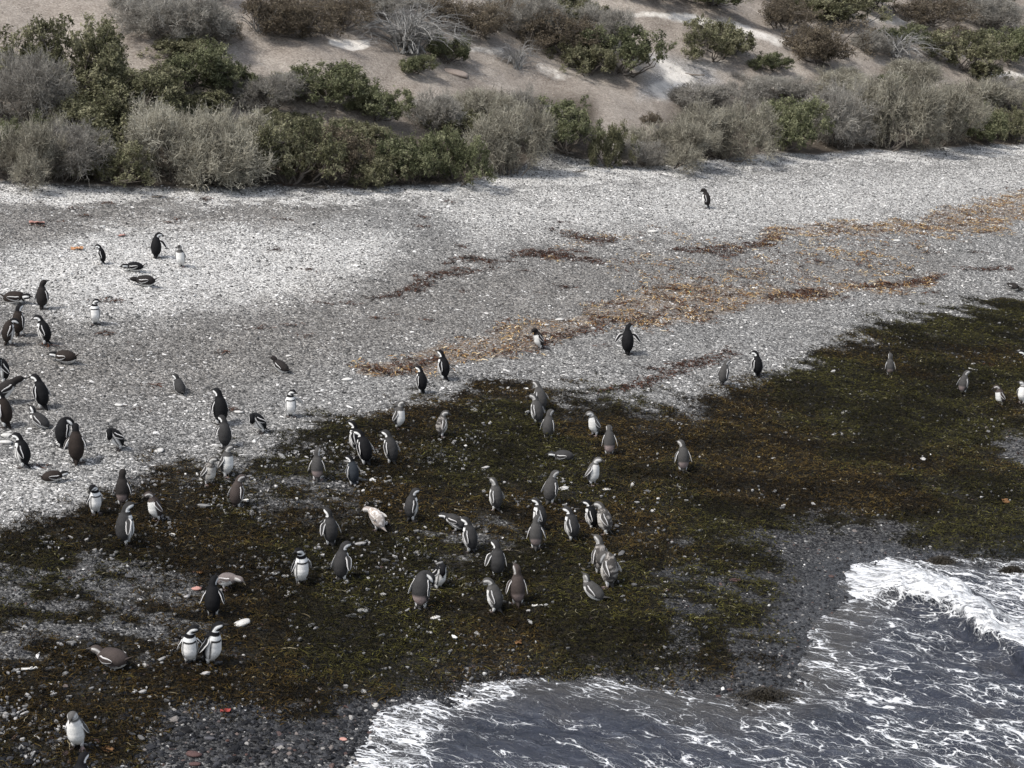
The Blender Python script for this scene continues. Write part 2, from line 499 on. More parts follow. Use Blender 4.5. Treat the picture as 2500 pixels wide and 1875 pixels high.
c = h_.mix(h_.math('MULTIPLY', shrub_shade_, 0.85), c, h_.ramp(n2, [(0.3, (0.025, 0.020, 0.015)), (0.7, (0.075, 0.06, 0.045))]))  # shade below the crowns put into the earth colour, dark brown
MAT_HILL = h_.out(c, 0.92, h_.math('ADD', n2, h_.math('MULTIPLY', rr, 0.5)), 0.7, 0.05, 0.15)


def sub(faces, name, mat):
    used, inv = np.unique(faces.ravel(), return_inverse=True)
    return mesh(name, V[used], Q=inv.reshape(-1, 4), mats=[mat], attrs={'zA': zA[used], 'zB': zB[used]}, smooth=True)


tag(obj('beach', sub(Qd[~isH], 'beach', MAT_SHINGLE)), 'grey shingle beach sloping down to the surf', kind='structure')
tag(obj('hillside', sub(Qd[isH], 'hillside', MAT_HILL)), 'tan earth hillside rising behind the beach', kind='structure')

# ------------------------------------------------------------------ water
wx = axis(-3.2, 13.5, 0.05, -220, 900)
wy = axis(15.0, 37.0, 0.05, -500, 900)
WX, WY = np.meshgrid(wx, wy)
x, y = WX.ravel(), WY.ravel()
sd = -shore_dist(x, y)                                  # distance out to sea
keep_out = sd < -2.0


def ridged(x, y, seed, o=3):
    return 1 - np.abs(2 * fbm(x, y, o, seed) - 1)


px, py = project(x, y, np.zeros_like(x))
CREST = [(2080, 1392, 40), (2200, 1420, 46), (2330, 1480, 46), (2420, 1545, 46), (2530, 1610, 56)]
crest = line_mask(px, py + (fbm(x * 1.2, y * 1.2, 3, 3) - 0.5) * 40, CREST, 1.0)
# wave running in from the lower right: axis along the crest direction
ux, uy = 0.80, -0.60
a1 = x * ux + y * uy; a2 = -x * uy + y * ux
wobble = fbm(x * 0.35, y * 0.35, 3, 77)
z = 0.035 * np.sin(2.2 * a2 + 5 * wobble) + 0.03 * np.sin(3.7 * (x * 0.25 + y) + 7 * wobble)
z += 0.10 * (ridged(a1 * 0.45, a2 * 1.1, 71) - 0.7) + 0.13 * (ridged(x * 1.3, y * 2.2, 72) - 0.7) + 0.075 * (ridged(a1 * 2.6, a2 * 4.6, 73) - 0.6)
z += 0.012 * (fbm(x * 9, y * 11, 2, 74) - 0.5)
z *= sstep(-0.5, 1.2, sd) * 0.9 + 0.18
z += crest * (0.24 + 0.26 * (fbm(x * 1.6, y * 1.6, 4, 75) - 0.5) + 0.12 * (fbm(x * 6, y * 6, 3, 76) - 0.5)) * sstep(0.0, 1.0, sd)
z += 0.015 + 0.03 * (fbm(x * 1.6, y * 1.6, 3, 78) - 0.5)
damp = np.exp(-np.maximum(0, np.hypot(np.maximum(np.abs(x - 5) - 10, 0), np.maximum(np.abs(y - 26) - 12, 0)) / 40))
z = z * damp
foam = 0.29 + 0.40 * (fbm(x * 0.5, y * 0.5, 3, 80) - 0.5)
left_edge = sstep(1400, 950, px)
foam = np.maximum(foam, (0.36 + 0.36 * left_edge) * (1 - sstep(0.10 + 0.55 * left_edge, 0.5 + 0.9 * left_edge, sd + (fbm(x * 2, y * 2, 3, 81) - 0.5) * 0.7)))
surf = poly_mask(px + (fbm(x * 1.5, y * 1.5, 3, 82) - 0.5) * 60, py + (fbm(x * 1.5, y * 1.5, 3, 83) - 0.5) * 40,
                 [(2085, 1370), (2190, 1368), (2300, 1400), (2400, 1490), (2520, 1500), (2540, 1640), (2430, 1570), (2330, 1520), (2230, 1470), (2120, 1460), (2075, 1470)], 16)
foam = np.maximum(foam, surf * (1.12 - 0.3 * (fbm(x * 1.1, y * 1.1, 3, 84))))
foam = np.maximum(foam, crest * 0.98 * sstep(0.30, 0.5, fbm(a1 * 0.8, a2 * 1.6, 3, 85)))
surf2 = poly_mask(px, py, [(2200, 1375), (2540, 1372), (2540, 1520), (2420, 1500), (2300, 1420)], 18)
foam = np.maximum(foam, surf2 * (0.50 + 0.4 * (fbm(x * 1.1, y * 1.1, 3, 88) - 0.4)))
mid = poly_mask(px, py, [(1990, 1500), (2200, 1470), (2460, 1600), (2540, 1760), (2400, 1790), (2150, 1640), (1990, 1570)], 60)
foam = np.maximum(foam, mid * (0.36 + 0.25 * (fbm(x * 0.8, y * 0.8, 3, 86) - 0.3)))
nx, ny = len(wx), len(wy)
I = np.arange(nx * ny).reshape(ny, nx)
Qw = np.stack([I[:-1, :-1].ravel(), I[:-1, 1:].ravel(), I[1:, 1:].ravel(), I[1:, :-1].ravel()], 1)
Qw = Qw[~keep_out[Qw].all(1)]
used, inv = np.unique(Qw.ravel(), return_inverse=True)
WV = np.stack([x, y, z], 1)

w = NT('sea_water')
P = w.pos()
f_ = w.sep(w.attr('foam'))
foam_, crest_ = f_[0], f_[1]
mp0 = w.n('ShaderNodeMapping', {'Vector': P, 'Rotation': (0, 0, R(33))})
mp = w.n('ShaderNodeMapping', {'Vector': mp0.outputs[0], 'Scale': (0.46, 1.45, 1.0)})
nz = w.n('ShaderNodeTexNoise', {'Vector': mp.outputs[0], 'Scale': 1.6, 'Detail': 4.0, 'Roughness': 0.6})
dv = w.n('ShaderNodeMix', data_type='VECTOR'); dv.factor_mode = 'UNIFORM'
w.set(dv.inputs[0], 0.35)
w.t.links.new(mp.outputs[0], dv.inputs[4]); w.t.links.new(nz.outputs['Color'], dv.inputs[5])
D = dv.outputs[1]
e1 = w.n('ShaderNodeTexVoronoi', {'Vector': D, 'Scale': 5.6}, feature='DISTANCE_TO_EDGE').outputs['Distance']
e2 = w.n('ShaderNodeTexVoronoi', {'Vector': D, 'Scale': 14.0}, feature='DISTANCE_TO_EDGE').outputs['Distance']
br = w.noise(D, 3.4, 5, 0.68)
thr1 = w.math('MULTIPLY', w.math('ADD', w.math('SUBTRACT', foam_, 0.16), w.math('MULTIPLY', w.math('SUBTRACT', br, 0.5), 2.3)), 0.108)
lace1 = w.smooth(w.math('SUBTRACT', thr1, e1), -0.012, 0.02)
lace2 = w.math('MULTIPLY', w.smooth(w.math('SUBTRACT', w.math('MULTIPLY', thr1, 1.0), e2), -0.004, 0.03), 0.85)
e3 = w.n('ShaderNodeTexVoronoi', {'Vector': D, 'Scale': 32.0}, feature='DISTANCE_TO_EDGE').outputs['Distance']
lace3 = w.math('MULTIPLY', w.smooth(w.math('SUBTRACT', w.math('MULTIPLY', thr1, 1.2), e3), 0.0, 0.04), 0.7)
solid = w.smooth(w.math('ADD', foam_, w.math('MULTIPLY', w.math('SUBTRACT', w.noise(D, 6.0, 6, 0.75), 0.5), 2.0)), 0.78, 1.10)
ff = w.math('MAXIMUM', w.math('MAXIMUM', w.math('MAXIMUM', lace1, lace2), lace3), solid)
ff = w.math('MULTIPLY', ff, w.smooth(w.noise(D, 26.0, 4, 0.7), 0.22, 0.48))
murk = w.noise(P, 0.9, 4, 0.6)
wc = w.ramp(murk, [(0.3, (0.017, 0.021, 0.031)), (0.55, (0.030, 0.035, 0.050)), (0.75, (0.046, 0.045, 0.046))])
fc_ = w.ramp(w.noise(P, 16.0, 3, 0.6), [(0.3, (0.60, 0.62, 0.65)), (0.6, (0.84, 0.85, 0.86))])
mp2 = w.n('ShaderNodeMapping', {'Vector': mp0.outputs[0], 'Scale': (0.45, 2.4, 1.0)})
stk = w.smooth(w.noise(mp2.outputs[0], 2.6, 6, 0.68, 0.6), 0.52, 0.74)
wc = w.mix(w.math('MULTIPLY', stk, 0.5), wc, (0.14, 0.155, 0.185))
wc = w.mix(w.math('MULTIPLY', f_[2], 0.75), wc, (0.050, 0.047, 0.043))
col = w.mix(ff, wc, fc_)
rg = w.math('ADD', 0.16, w.math('MULTIPLY', ff, 0.7))
bm = w.math('ADD', w.math('MULTIPLY', w.noise(mp.outputs[0], 5.5, 6, 0.68), 1.6), w.math('MULTIPLY', ff, 0.35))
MAT_WATER = w.out(col, rg, bm, 0.8, 0.09, 0.5)
w.b.inputs['IOR'].default_value = 1.33
fa = np.stack([np.clip(foam, 0, 1), crest, 1 - sstep(0.05, 1.1, sd)], 1)
WV[:, 0] -= crest * 0.10; WV[:, 1] -= crest * 0.26 * sstep(.15, .8, crest)
tag(obj('sea', mesh('sea', WV[used], Q=inv.reshape(-1, 4), mats=[MAT_WATER], attrs={'foam': fa[used]}, smooth=True)), 'slate blue sea with lacy white foam', kind='structure')


# ------------------------------------------------------------------ loose stuff on the ground
def area_points(n, x0=-14, x1=22, y0=17, y1=80, margin=60):
    """random ground points inside the part of the ground that is looked at"""
    out = []
    tot = 0
    while tot < n:
        x = rng.uniform(x0, x1, n); y = rng.uniform(y0, y1, n)
        m = np.abs(x) < y * 0.295 + 1.5
        out.append(np.stack([x[m], y[m]], 1)); tot += m.sum()
    p = np.concatenate(out)[:n]
    return p[:, 0], p[:, 1]


def stones(x, y, z, size, flat, elong, sink=0.3):
    """low irregular pebbles: 8-point rings, one mesh"""
    n = len(x)
    k = 6
    ang = np.arange(k) / k * 2 * np.pi
    A = ang[None, :] + rng.normal(0, 0.22, (n, k))
    r = 1 + rng.normal(0, 0.17, (n, k))
    rot = rng.uniform(0, np.pi * 2, n)
    cx, sx_ = np.cos(rot), np.sin(rot)
    lx = np.cos(A) * r * (size * elong)[:, None]; ly = np.sin(A) * r * size[:, None]
    X0 = lx * cx[:, None] - ly * sx_[:, None]; Y0 = lx * sx_[:, None] + ly * cx[:, None]
    tx = rng.normal(0, 0.16, n)[:, None]; ty = rng.normal(0, 0.16, n)[:, None]
    hgt = size * flat
    ring = np.stack([X0 + x[:, None], Y0 + y[:, None], (z + hgt * (0.35 - sink))[:, None] + X0 * tx + Y0 * ty], 2)
    top = np.stack([X0 * 0.62 + x[:, None], Y0 * 0.62 + y[:, None], (z + hgt * (1 - sink))[:, None] + X0 * tx + Y0 * ty + rng.normal(0, 0.08, (n, k)) * hgt[:, None]], 2)
    bot = np.stack([X0 * 0.8 + x[:, None], Y0 * 0.8 + y[:, None], np.repeat((z - 0.02 - hgt * sink)[:, None], k, 1)], 2)
    Vv = np.concatenate([bot, ring, top], 1)            # n, 3k, 3
    b = np.arange(k); c = (b + 1) % k
    q = np.concatenate([np.stack([b, c, c + k, b + k], 1), np.stack([b + k, c + k, c + 2 * k, b + 2 * k], 1)])
    q2 = np.array([[2 * k, 2 * k + 1, 2 * k + 2, 2 * k + 3], [2 * k, 2 * k + 3, 2 * k + 4, 2 * k + 5]])
    q = np.concatenate([q, q2])
    Qq = (np.arange(n) * 3 * k)[:, None, None] + q[None]
    return Vv.reshape(-1, 3), Qq.reshape(-1, 4)


def strands(x, y, z, length, width, lift, seg=4, curl=1.2, droop=True, up=0.0):
    """flat curling ribbons lying on the ground"""
    n = len(x)
    th = rng.uniform(0, 2 * np.pi, n); dth = rng.normal(0, curl, n)
    P0 = np.stack([x, y], 1)
    step = length / seg
    pts = [P0]
    for k in range(seg):
        pts.append(pts[-1] + np.stack([np.cos(th), np.sin(th)], 1) * step[:, None]); th = th + dth / seg + rng.normal(0, 0.25, n)
    Pn = np.stack(pts, 1)                                # n, seg+1, 2
    t = np.linspace(0, 1, seg + 1)[None]
    zz = z[:, None] + lift[:, None] * np.sin(np.pi * (t * 0.9 + 0.05)) + rng.normal(0, 0.006, (n, seg + 1)) + 0.008 + up * t * length[:, None]
    tang = np.gradient(Pn, axis=1)
    nrm = np.stack([-tang[..., 1], tang[..., 0]], 2); nrm /= np.linalg.norm(nrm, axis=2, keepdims=True) + 1e-9
    wd = width[:, None] * (np.sin(np.pi * np.clip(t * 0.85 + 0.12, 0, 1)) * 0.85 + 0.15)
    tw = rng.normal(0, 0.5, (n, seg + 1))
    off = nrm * (wd * np.cos(tw))[..., None]
    L = np.concatenate([Pn + off, (zz + wd * np.sin(tw))[..., None]], 2); Rr = np.concatenate([Pn - off, (zz - wd * np.sin(tw) * 0.5)[..., None]], 2)
    Vv = np.stack([L, Rr], 2)                            # n, seg+1, 2, 3
    k = np.arange(seg)
    q = np.stack([2 * k, 2 * k + 1, 2 * k + 3, 2 * k + 2], 1)
    Qq = (np.arange(n) * 2 * (seg + 1))[:, None, None] + q[None]
    return Vv.reshape(-1, 3), Qq.reshape(-1, 4)


def island_mat(name, stops, rough=0.8, spec=0.25, bump=None):
    m = NT(name)
    i = m.island()
    c = m.ramp(i, stops)
    nz = m.noise(m.pos(), 30.0, 2, 0.6)
    c = m.mix(0.35, c, m.mix(1.0, c, m.ramp(nz, [(0.3, (0.45, 0.45, 0.45)), (0.7, (1.35, 1.35, 1.35))]), 'MULTIPLY'))
    return m.out(c, rough, spec=spec * 0.35)


# grey pebbles over the whole beach
x, y = area_points(260000)
z = hz(x, y); m = masks(x, y, z)
sdv = shore_dist(x, y)
px, py = project(x, y, z)
prob = (1 - m['hill']) * (1 - 0.86 * sstep(0.25, 0.7, m['kelp'])) * (sdv > -0.1) * (1 - 0.96 * sstep(0.25, 0.62, m['wet']))
k = rng.random(len(x)) < prob
n = k.sum()
sv, sq = stones(x[k], y[k], z[k], np.clip(rng.lognormal(math.log(0.0145), 0.40, n), 0.008, 0.042), rng.uniform(0.45, 0.9, n), rng.uniform(1.0, 1.7, n))
MAT_PEB = island_mat('pebble_grey', [(0.0, (0.04, 0.04, 0.04)), (0.3, (0.10, 0.099, 0.097)), (0.7, (0.19, 0.186, 0.18)), (1.0, (0.38, 0.37, 0.355))], 0.75)
tag(obj('gravel', mesh('gravel', sv, Q=sq, mats=[MAT_PEB])), 'loose grey beach gravel', kind='stuff')

# pale shell and stone fragments, thickest on the white parts of the beach
x, y = area_points(480000)
z = hz(x, y); m = masks(x, y, z); sdv = shore_dist(x, y)
clump = fbm(x * 1.4, y * 1.4, 3, 90)
prob = (1 - m['hill']) * np.clip(0.17 + 0.85 * m['white'] - 0.12 * m['brown'] + 0.6 * (clump - 0.5), 0.02, 1) * (1 - 0.93 * sstep(0.2, 0.7, m['kelp'])) * (sdv > 0.1) * (1 - 0.94 * sstep(0.15, 0.6, m['wet']))
k = rng.random(len(x)) < prob
n = k.sum()
sv, sq = stones(x[k], y[k], z[k], np.clip(rng.lognormal(math.log(0.0120), 0.42, n), 0.007, 0.036), rng.uniform(0.25, 0.7, n), rng.uniform(1.1, 2.8, n), sink=0.1)
MAT_SHELL = island_mat('shell_white', [(0.0, (0.28, 0.275, 0.265)), (0.5, (0.52, 0.51, 0.495)), (1.0, (0.76, 0.75, 0.73))], 0.7)
tag(obj('shell_fragments', mesh('shell_fragments', sv, Q=sq, mats=[MAT_SHELL])), 'pale broken shells scattered over the beach', kind='stuff')

# dark rounded wet pebbles near the water
x, y = area_points(260000, -11, 18, 17, 46)
z = hz(x, y); m = masks(x, y, z); sdv = shore_dist(x, y)
px, py = project(x, y, z)
nearb = sstep(1480, 1850, py)
k = (rng.random(len(x)) < sstep(0.2, 0.6, m['wet']) * (0.45 + 0.45 * nearb) * (1 - 0.75 * sstep(0.4, 0.9, m['kelp']))) & (sdv > -0.25)
n = k.sum()
sv, sq = stones(x[k], y[k], z[k], np.clip(rng.lognormal(math.log(0.014), 0.4, n), 0.008, 0.05) * (1 + 0.6 * nearb[k]), rng.uniform(0.4, 0.7, n), rng.uniform(1.0, 1.5, n))
MAT_WETP = island_mat('pebble_wet', [(0.0, (0.008, 0.008, 0.009)), (0.5, (0.020, 0.021, 0.024)), (0.9, (0.055, 0.056, 0.061)), (0.93, (0.085, 0.05, 0.042)), (0.97, (0.2, 0.19, 0.18)), (1.0, (0.40, 0.39, 0.37))], 0.5, 0.25)
tag(obj('wet_pebbles', mesh('wet_pebbles', sv, Q=sq, mats=[MAT_WETP])), 'dark wet pebbles beside the water', kind='stuff')

# dark green and brown seaweed
x, y = area_points(620000, -13, 16, 18, 48)
z = hz(x, y); m = masks(x, y, z); sdv = shore_dist(x, y)
clump = fbm(x * 2.2, y * 2.2, 4, 95)
dens = m['kelp']
k = (rng.random(len(x)) < np.clip(dens * 1.25 + (clump - 0.5) * 2.2 * (dens > 0.05), 0, 1) * 0.9) & (sdv > -0.05)
x, y, z = x[k], y[k], z[k]; n = len(x)
sv, sq = strands(x, y, z + (0.09 * sstep(0.44, 0.72, clump[k]) + 0.05 * sstep(.4, .7, fbm(x * .9, y * .9, 3, 160))) * rng.random(n) ** 0.5 * sstep(.3, .8, dens[k]), np.clip(rng.lognormal(math.log(0.105), 0.45, n), 0.04, 0.30), rng.uniform(0.003, 0.0095, n), rng.uniform(0.0, 0.022, n), 4, 1.6)
wt = np.repeat(np.clip(fbm(x * 0.45, y * 0.45, 4, 120) * 1.6 - 0.3 + rng.normal(0, 0.12, n), 0, 1), 10); wg = np.repeat(sstep(2, 12, x), 10); wk = np.repeat(np.maximum(sstep(0.46, 0.62, fbm(x * 0.8 + 4, y * 1.5, 4, 141)), .65 * sstep(2, -8, x)), 10)
wm = NT('seaweed_dark')
ii = wm.island(); wa = wm.sep(wm.attr('weed'))
w1 = wm.ramp(ii, [(0.0, (0.007, 0.006, 0.005)), (0.35, (0.020, 0.015, 0.009)), (0.65, (0.046, 0.031, 0.011)), (0.88, (0.085, 0.056, 0.018)), (0.985, (0.12, 0.09, 0.028)), (1.0, (0.36, 0.33, 0.25))])
w2 = wm.ramp(ii, [(0.0, (0.007, 0.007, 0.005)), (0.35, (0.020, 0.020, 0.010)), (0.65, (0.039, 0.036, 0.012)), (0.90, (0.068, 0.064, 0.018)), (0.988, (0.10, 0.10, 0.026)), (1.0, (0.36, 0.34, 0.25))])
wcol0 = wm.mix(wm.smooth(wm.math('ADD', wa[0], wm.math('MULTIPLY', wa[1], 0.25)), 0.35, 0.65), w1, w2)
wcol = wm.mix(wa[2], wcol0, wm.mix(1.0, wcol0, (0.38, 0.37, 0.36), 'MULTIPLY'))
wcol = wm.mix(1.0, wcol, (0.96, 0.93, 0.86), 'MULTIPLY')
MAT_WEED = wm.out(wcol, 0.6, spec=0.06)
tag(obj('seaweed', mesh('seaweed', sv, Q=sq, mats=[MAT_WEED], attrs={'weed': np.stack([wt, wg, wk], 1)})), 'mat of dark green and brown seaweed', kind='stuff')

x, y = area_points(150000, -13, 16, 18, 48)
z = hz(x, y); m = masks(x, y, z); cl = fbm(x * 1.3, y * 1.3, 3, 150)
k = (m['kelp'] > .3) & (rng.random(len(x)) < (0.05 + 0.55 * sstep(.5, .72, cl)) * (0.10 + 0.90 * sstep(4, -6, x)))
n = k.sum()
sv, sq = stones(x[k], y[k], z[k] + .03, np.clip(rng.lognormal(math.log(0.013), 0.45, n), 0.007, 0.045), rng.uniform(0.3, 0.7, n), rng.uniform(1.1, 2.6, n), sink=0.1)
tag(obj('pale_flecks', mesh('pale_flecks', sv, Q=sq, mats=[island_mat('fleck', [(0.0, (0.07, 0.07, 0.072)), (0.6, (0.20, 0.198, 0.195)), (0.93, (0.38, 0.37, 0.36)), (1.0, (0.72, 0.71, 0.68))], 0.6)])), 'small pale pebbles and chips caught in the weed', kind='stuff')

# dry golden and rust weed in the wrack lines
x, y = area_points(260000, -10, 22, 24, 70)
z = hz(x, y); m = masks(x, y, z)
clump = fbm(x * 2.6, y * 2.6, 3, 97)
k = rng.random(len(x)) < np.clip(m['gold'] * 0.75 + (clump - 0.54) * 3.4 * (m['gold'] > 0.03), 0, 1) * 0.72 * (.35 + .65 * sstep(.34, .58, fbm(x * 1.1, y * 1.9, 3, 171))) * (.7 + .5 * sstep(0, 9, x))
x, y, z = x[k], y[k], z[k]; n = len(x)
sv, sq = strands(x, y, z, rng.uniform(0.08, 0.26, n), rng.uniform(0.006, 0.016, n), rng.uniform(0.0, 0.05, n), 3, 1.4)
MAT_GOLD = island_mat('seaweed_dry', [(0.0, (0.06, 0.026, 0.015)), (0.2, (0.14, 0.065, 0.030)), (0.45, (0.29, 0.165, 0.065)), (0.8, (0.45, 0.32, 0.15)), (1.0, (0.64, 0.55, 0.40))], 0.7)
tag(obj('dry_seaweed', mesh('dry_seaweed', sv, Q=sq, mats=[MAT_GOLD])), 'golden and rust dry seaweed along the tide lines', kind='stuff')

# small dark clumps of weed dropped over the shingle, bits of straw
x, y = area_points(2600, -12, 20, 24, 62)
z = hz(x, y); m = masks(x, y, z)
k = rng.random(len(x)) < ((0.05 + 0.5 * m['brown'] + 0.2 * m['gold']) * 0.30 + 1.0 * m['dark']) * (1 - m['hill']) * (1 - m['kelp'])
cx_, cy_ = x[k], y[k]
rep = rng.integers(5, 26, len(cx_))
x = np.repeat(cx_, rep) + rng.normal(0, 0.13, rep.sum()); y = np.repeat(cy_, rep) + rng.normal(0, 0.06, rep.sum())
xd, yd = area_points(260000, -8, 16, 26, 62)
md = masks(xd, yd, hz(xd, yd)); cd = fbm(xd * 2.4, yd * 2.4, 3, 131)
kd = rng.random(len(xd)) < np.clip(md['dark'] * 1.3 + 0.45 * md['gold'] * (cd > .55) + (cd - .5) * 1.6 * (md['dark'] > .05), 0, 1) * .8 * (1 - md['hill'])
x = np.concatenate([x, xd[kd]]); y = np.concatenate([y, yd[kd]])
z = hz(x, y); n = len(x)
sv, sq = strands(x, y, z, rng.uniform(0.08, 0.25, n), rng.uniform(0.006, 0.016, n), rng.uniform(0.0, 0.04, n), 3, 1.2)
MAT_TUFT = island_mat('seaweed_scrap', [(0.0, (0.015, 0.011, 0.009)), (0.5, (0.042, 0.021, 0.014)), (1.0, (0.11, 0.048, 0.028))], 0.7)
tag(obj('seaweed_scraps', mesh('seaweed_scraps', sv, Q=sq, mats=[MAT_TUFT])), 'small dark seaweed scraps strewn over grey shingle', kind='stuff')

# dry straw and grit on the hillside
x, y = area_points(150000, -24, 30, 44, 100)
z = hz(x, y); u = y - edge_y(x)
cl = fbm(x * 0.8, y * 0.8, 3, 99)
k = (u > 0.2) & (rng.random(len(x)) < np.clip(0.35 + 1.4 * (cl - 0.5), 0.05, 1))
x, y, z = x[k], y[k], z[k]; n = len(x)
sv, sq = strands(x, y, z, rng.uniform(0.06, 0.2, n), rng.uniform(0.004, 0.010, n), rng.uniform(0.0, 0.05, n), 2, 0.8, up=0.15)
MAT_STRAW = island_mat('dry_straw', [(0.0, (0.13, 0.108, 0.088)), (0.6, (0.31, 0.27, 0.225)), (1.0, (0.58, 0.52, 0.44))], 0.9)
tag(obj('dry_grass', mesh('dry_grass', sv, Q=sq, mats=[MAT_STRAW])), 'short dry straw over the tan hillside', kind='stuff')

# ------------------------------------------------------------------ shrubs
def tube_chain(P, rad, k=4):
    """tapered tube along points P (m,3)"""
    m = len(P)
    T_ = np.gradient(P, axis=0); T_ /= np.linalg.norm(T_, axis=1, keepdims=True) + 1e-9
    ref = np.array([0.31, 0.77, 0.55]);
    A = np.cross(T_, ref); A /= np.linalg.norm(A, axis=1, keepdims=True) + 1e-9
    B = np.cross(T_, A)
    an = np.arange(k) / k * 2 * np.pi
    ring = P[:, None] + rad[:, None, None] * (A[:, None] * np.cos(an)[None, :, None] + B[:, None] * np.sin(an)[None, :, None])
    i = np.arange(m - 1)[:, None] * k; j = np.arange(k)[None]; j2 = (j + 1) % k
    q = np.stack([i + j, i + j2, i + j2 + k, i + j + k], 2).reshape(-1, 4)
    return ring.reshape(-1, 3), q


class Acc:
    def __init__(s): s.v = []; s.q = []; s.n = 0; s.a = []
    def add(s, v, q, tone=None):
        s.v.append(v); s.q.append(q + s.n); s.n += len(v)
        if tone is not None: s.a.append(tone)
    def mesh(s, name, mats, attr=None):
        at = None
        if s.a:
            t = np.concatenate(s.a); at = {'tone': np.stack([t, t, t], 1)}
        return mesh(name, np.concatenate(s.v), Q=np.concatenate(s.q), mats=mats, attrs=at)


def bez(a, b, c, n):
    t = np.linspace(0, 1, n)[:, None]
    return a * (1 - t) ** 2 + 2 * b * t * (1 - t) + c * t * t


def ribbons3(P0, D0, length, width, r, seg=2, bend=0.35):
    """thin straight-ish twigs from P0 along D0"""
    n = len(P0)
    D = D0 / (np.linalg.norm(D0, axis=1, keepdims=True) + 1e-9)
    pts = [P0]; d = D
    for k in range(seg):
        d = d + r.normal(0, bend, (n, 3)) * 0.6 + np.array([0, 0, 0.10]); d /= np.linalg.norm(d, axis=1, keepdims=True)
        pts.append(pts[-1] + d * (length / seg)[:, None])
    Pn = np.stack(pts, 1)
    S = np.cross(D, r.normal(0, 1, (n, 3))); S /= np.linalg.norm(S, axis=1, keepdims=True) + 1e-9
    t = np.linspace(1, 0.35, seg + 1)[None, :, None]
    L = Pn + S[:, None] * width[:, None, None] * t; Rr = Pn - S[:, None] * width[:, None, None] * t
    Vv = np.stack([L, Rr], 2)
    k = np.arange(seg)
    q = np.stack([2 * k, 2 * k + 1, 2 * k + 3, 2 * k + 2], 1)
    Qq = (np.arange(n) * 2 * (seg + 1))[:, None, None] + q[None]
    return Vv.reshape(-1, 3), Qq.reshape(-1, 4), Pn[:, -1]


def leaves3(P, N, size, r, asp=0.5):
    n = len(P)
    N = N / (np.linalg.norm(N, axis=1, keepdims=True) + 1e-9)
    A = np.cross(N, r.normal(0, 1, (n, 3))); A /= np.linalg.norm(A, axis=1, keepdims=True) + 1e-9
    B = np.cross(N, A)
    a = A * size[:, None]; b = B * (size * asp)[:, None]
    Vv = np.stack([P - a, P + b * 0.9 + N * (size * 0.2)[:, None], P + a, P - b * 0.9 + N * (size * 0.2)[:, None]], 1)
    Qq = (np.arange(n) * 4)[:, None] + np.arange(4)[None]
    return Vv.reshape(-1, 3), Qq


def dome_clumps(r, n, lumps, lo=0.62, flat=0.12):
    """clump centres through an uneven dome of radius 1 and height 1"""
    out = []
    la = r.uniform(0, 2 * np.pi, lumps); lr = r.uniform(0.1, 0.78, lumps); ls = r.uniform(0.24, 0.58, lumps)
    lh = r.uniform(0.12, 0.58, lumps)
    while len(out) < n:
        i = r.integers(lumps)
        d = r.normal(0, 1, 3); d /= np.linalg.norm(d)
        if d[2] < -0.6: continue
        c = np.array([math.cos(la[i]) * lr[i], math.sin(la[i]) * lr[i], lh[i] * 0.75])
        p = c + d * ls[i] * r.uniform(lo, 1.0) * np.array([1, 1, 0.85])
        if p[2] < flat: p[2] = flat + r.uniform(0, 0.1)
        # drop points buried deep inside another lump
        deep = False
        for j in range(lumps):
            cj = np.array([math.cos(la[j]) * lr[j], math.sin(la[j]) * lr[j], lh[j] * 0.75])
            if np.linalg.norm((p - cj) / np.array([1, 1, 0.85])) < ls[j] * 0.45: deep = True
        if deep: continue
        out.append(np.concatenate([p, d]))
    o = np.array(out)
    o = o[(o[:, 2] > 0.2) | (r.random(len(o)) < 0.45)]          # thin skirts with hollows under the crown
    o[:, 2] *= 1.0 / max(o[:, 2].max(), 1e-3) * 0.95
    o[:, :2] *= 0.95 / np.percentile(np.abs(o[:, :2]).max(1), 97)
    return o


def stems_to(r, cl, nmain, acc, rad=0.022):
    """crooked main stems from the base, side limbs to every clump"""
    mains = []
    idx = r.choice(len(cl), nmain, replace=False)
    for i in idx:
        tip = cl[i, :3]
        base = np.array([r.normal(0, 0.13), r.normal(0, 0.13), -0.06])
        mid = base * 0.5 + tip * 0.5 + np.array([tip[0] * 0.12, tip[1] * 0.12, -0.10 + r.normal(0, 0.08)])
        P = bez(base, mid, tip, 8); P[1:-1] += r.normal(0, 0.018, (6, 3))
        acc.add(*tube_chain(P, np.linspace(rad, rad * 0.3, 8), 5)); mains.append(P)
    M_ = np.concatenate([p[2:] for p in mains])
    for i in range(len(cl)):
        tip = cl[i, :3]
        d = np.linalg.norm(M_ - tip, axis=1) + 0.6 * np.maximum(0, M_[:, 2] - tip[2])
        s = M_[int(np.argmin(d + r.uniform(0, 0.12, len(d))))]
        if np.linalg.norm(s - tip) < 0.03: continue
        P = bez(s, (s + tip) / 2 + r.normal(0, 0.05, 3) + [0, 0, -0.03], tip, 5)
        acc.add(*tube_chain(P, np.linspace(rad * 0.4, rad * 0.12, 5), 3))


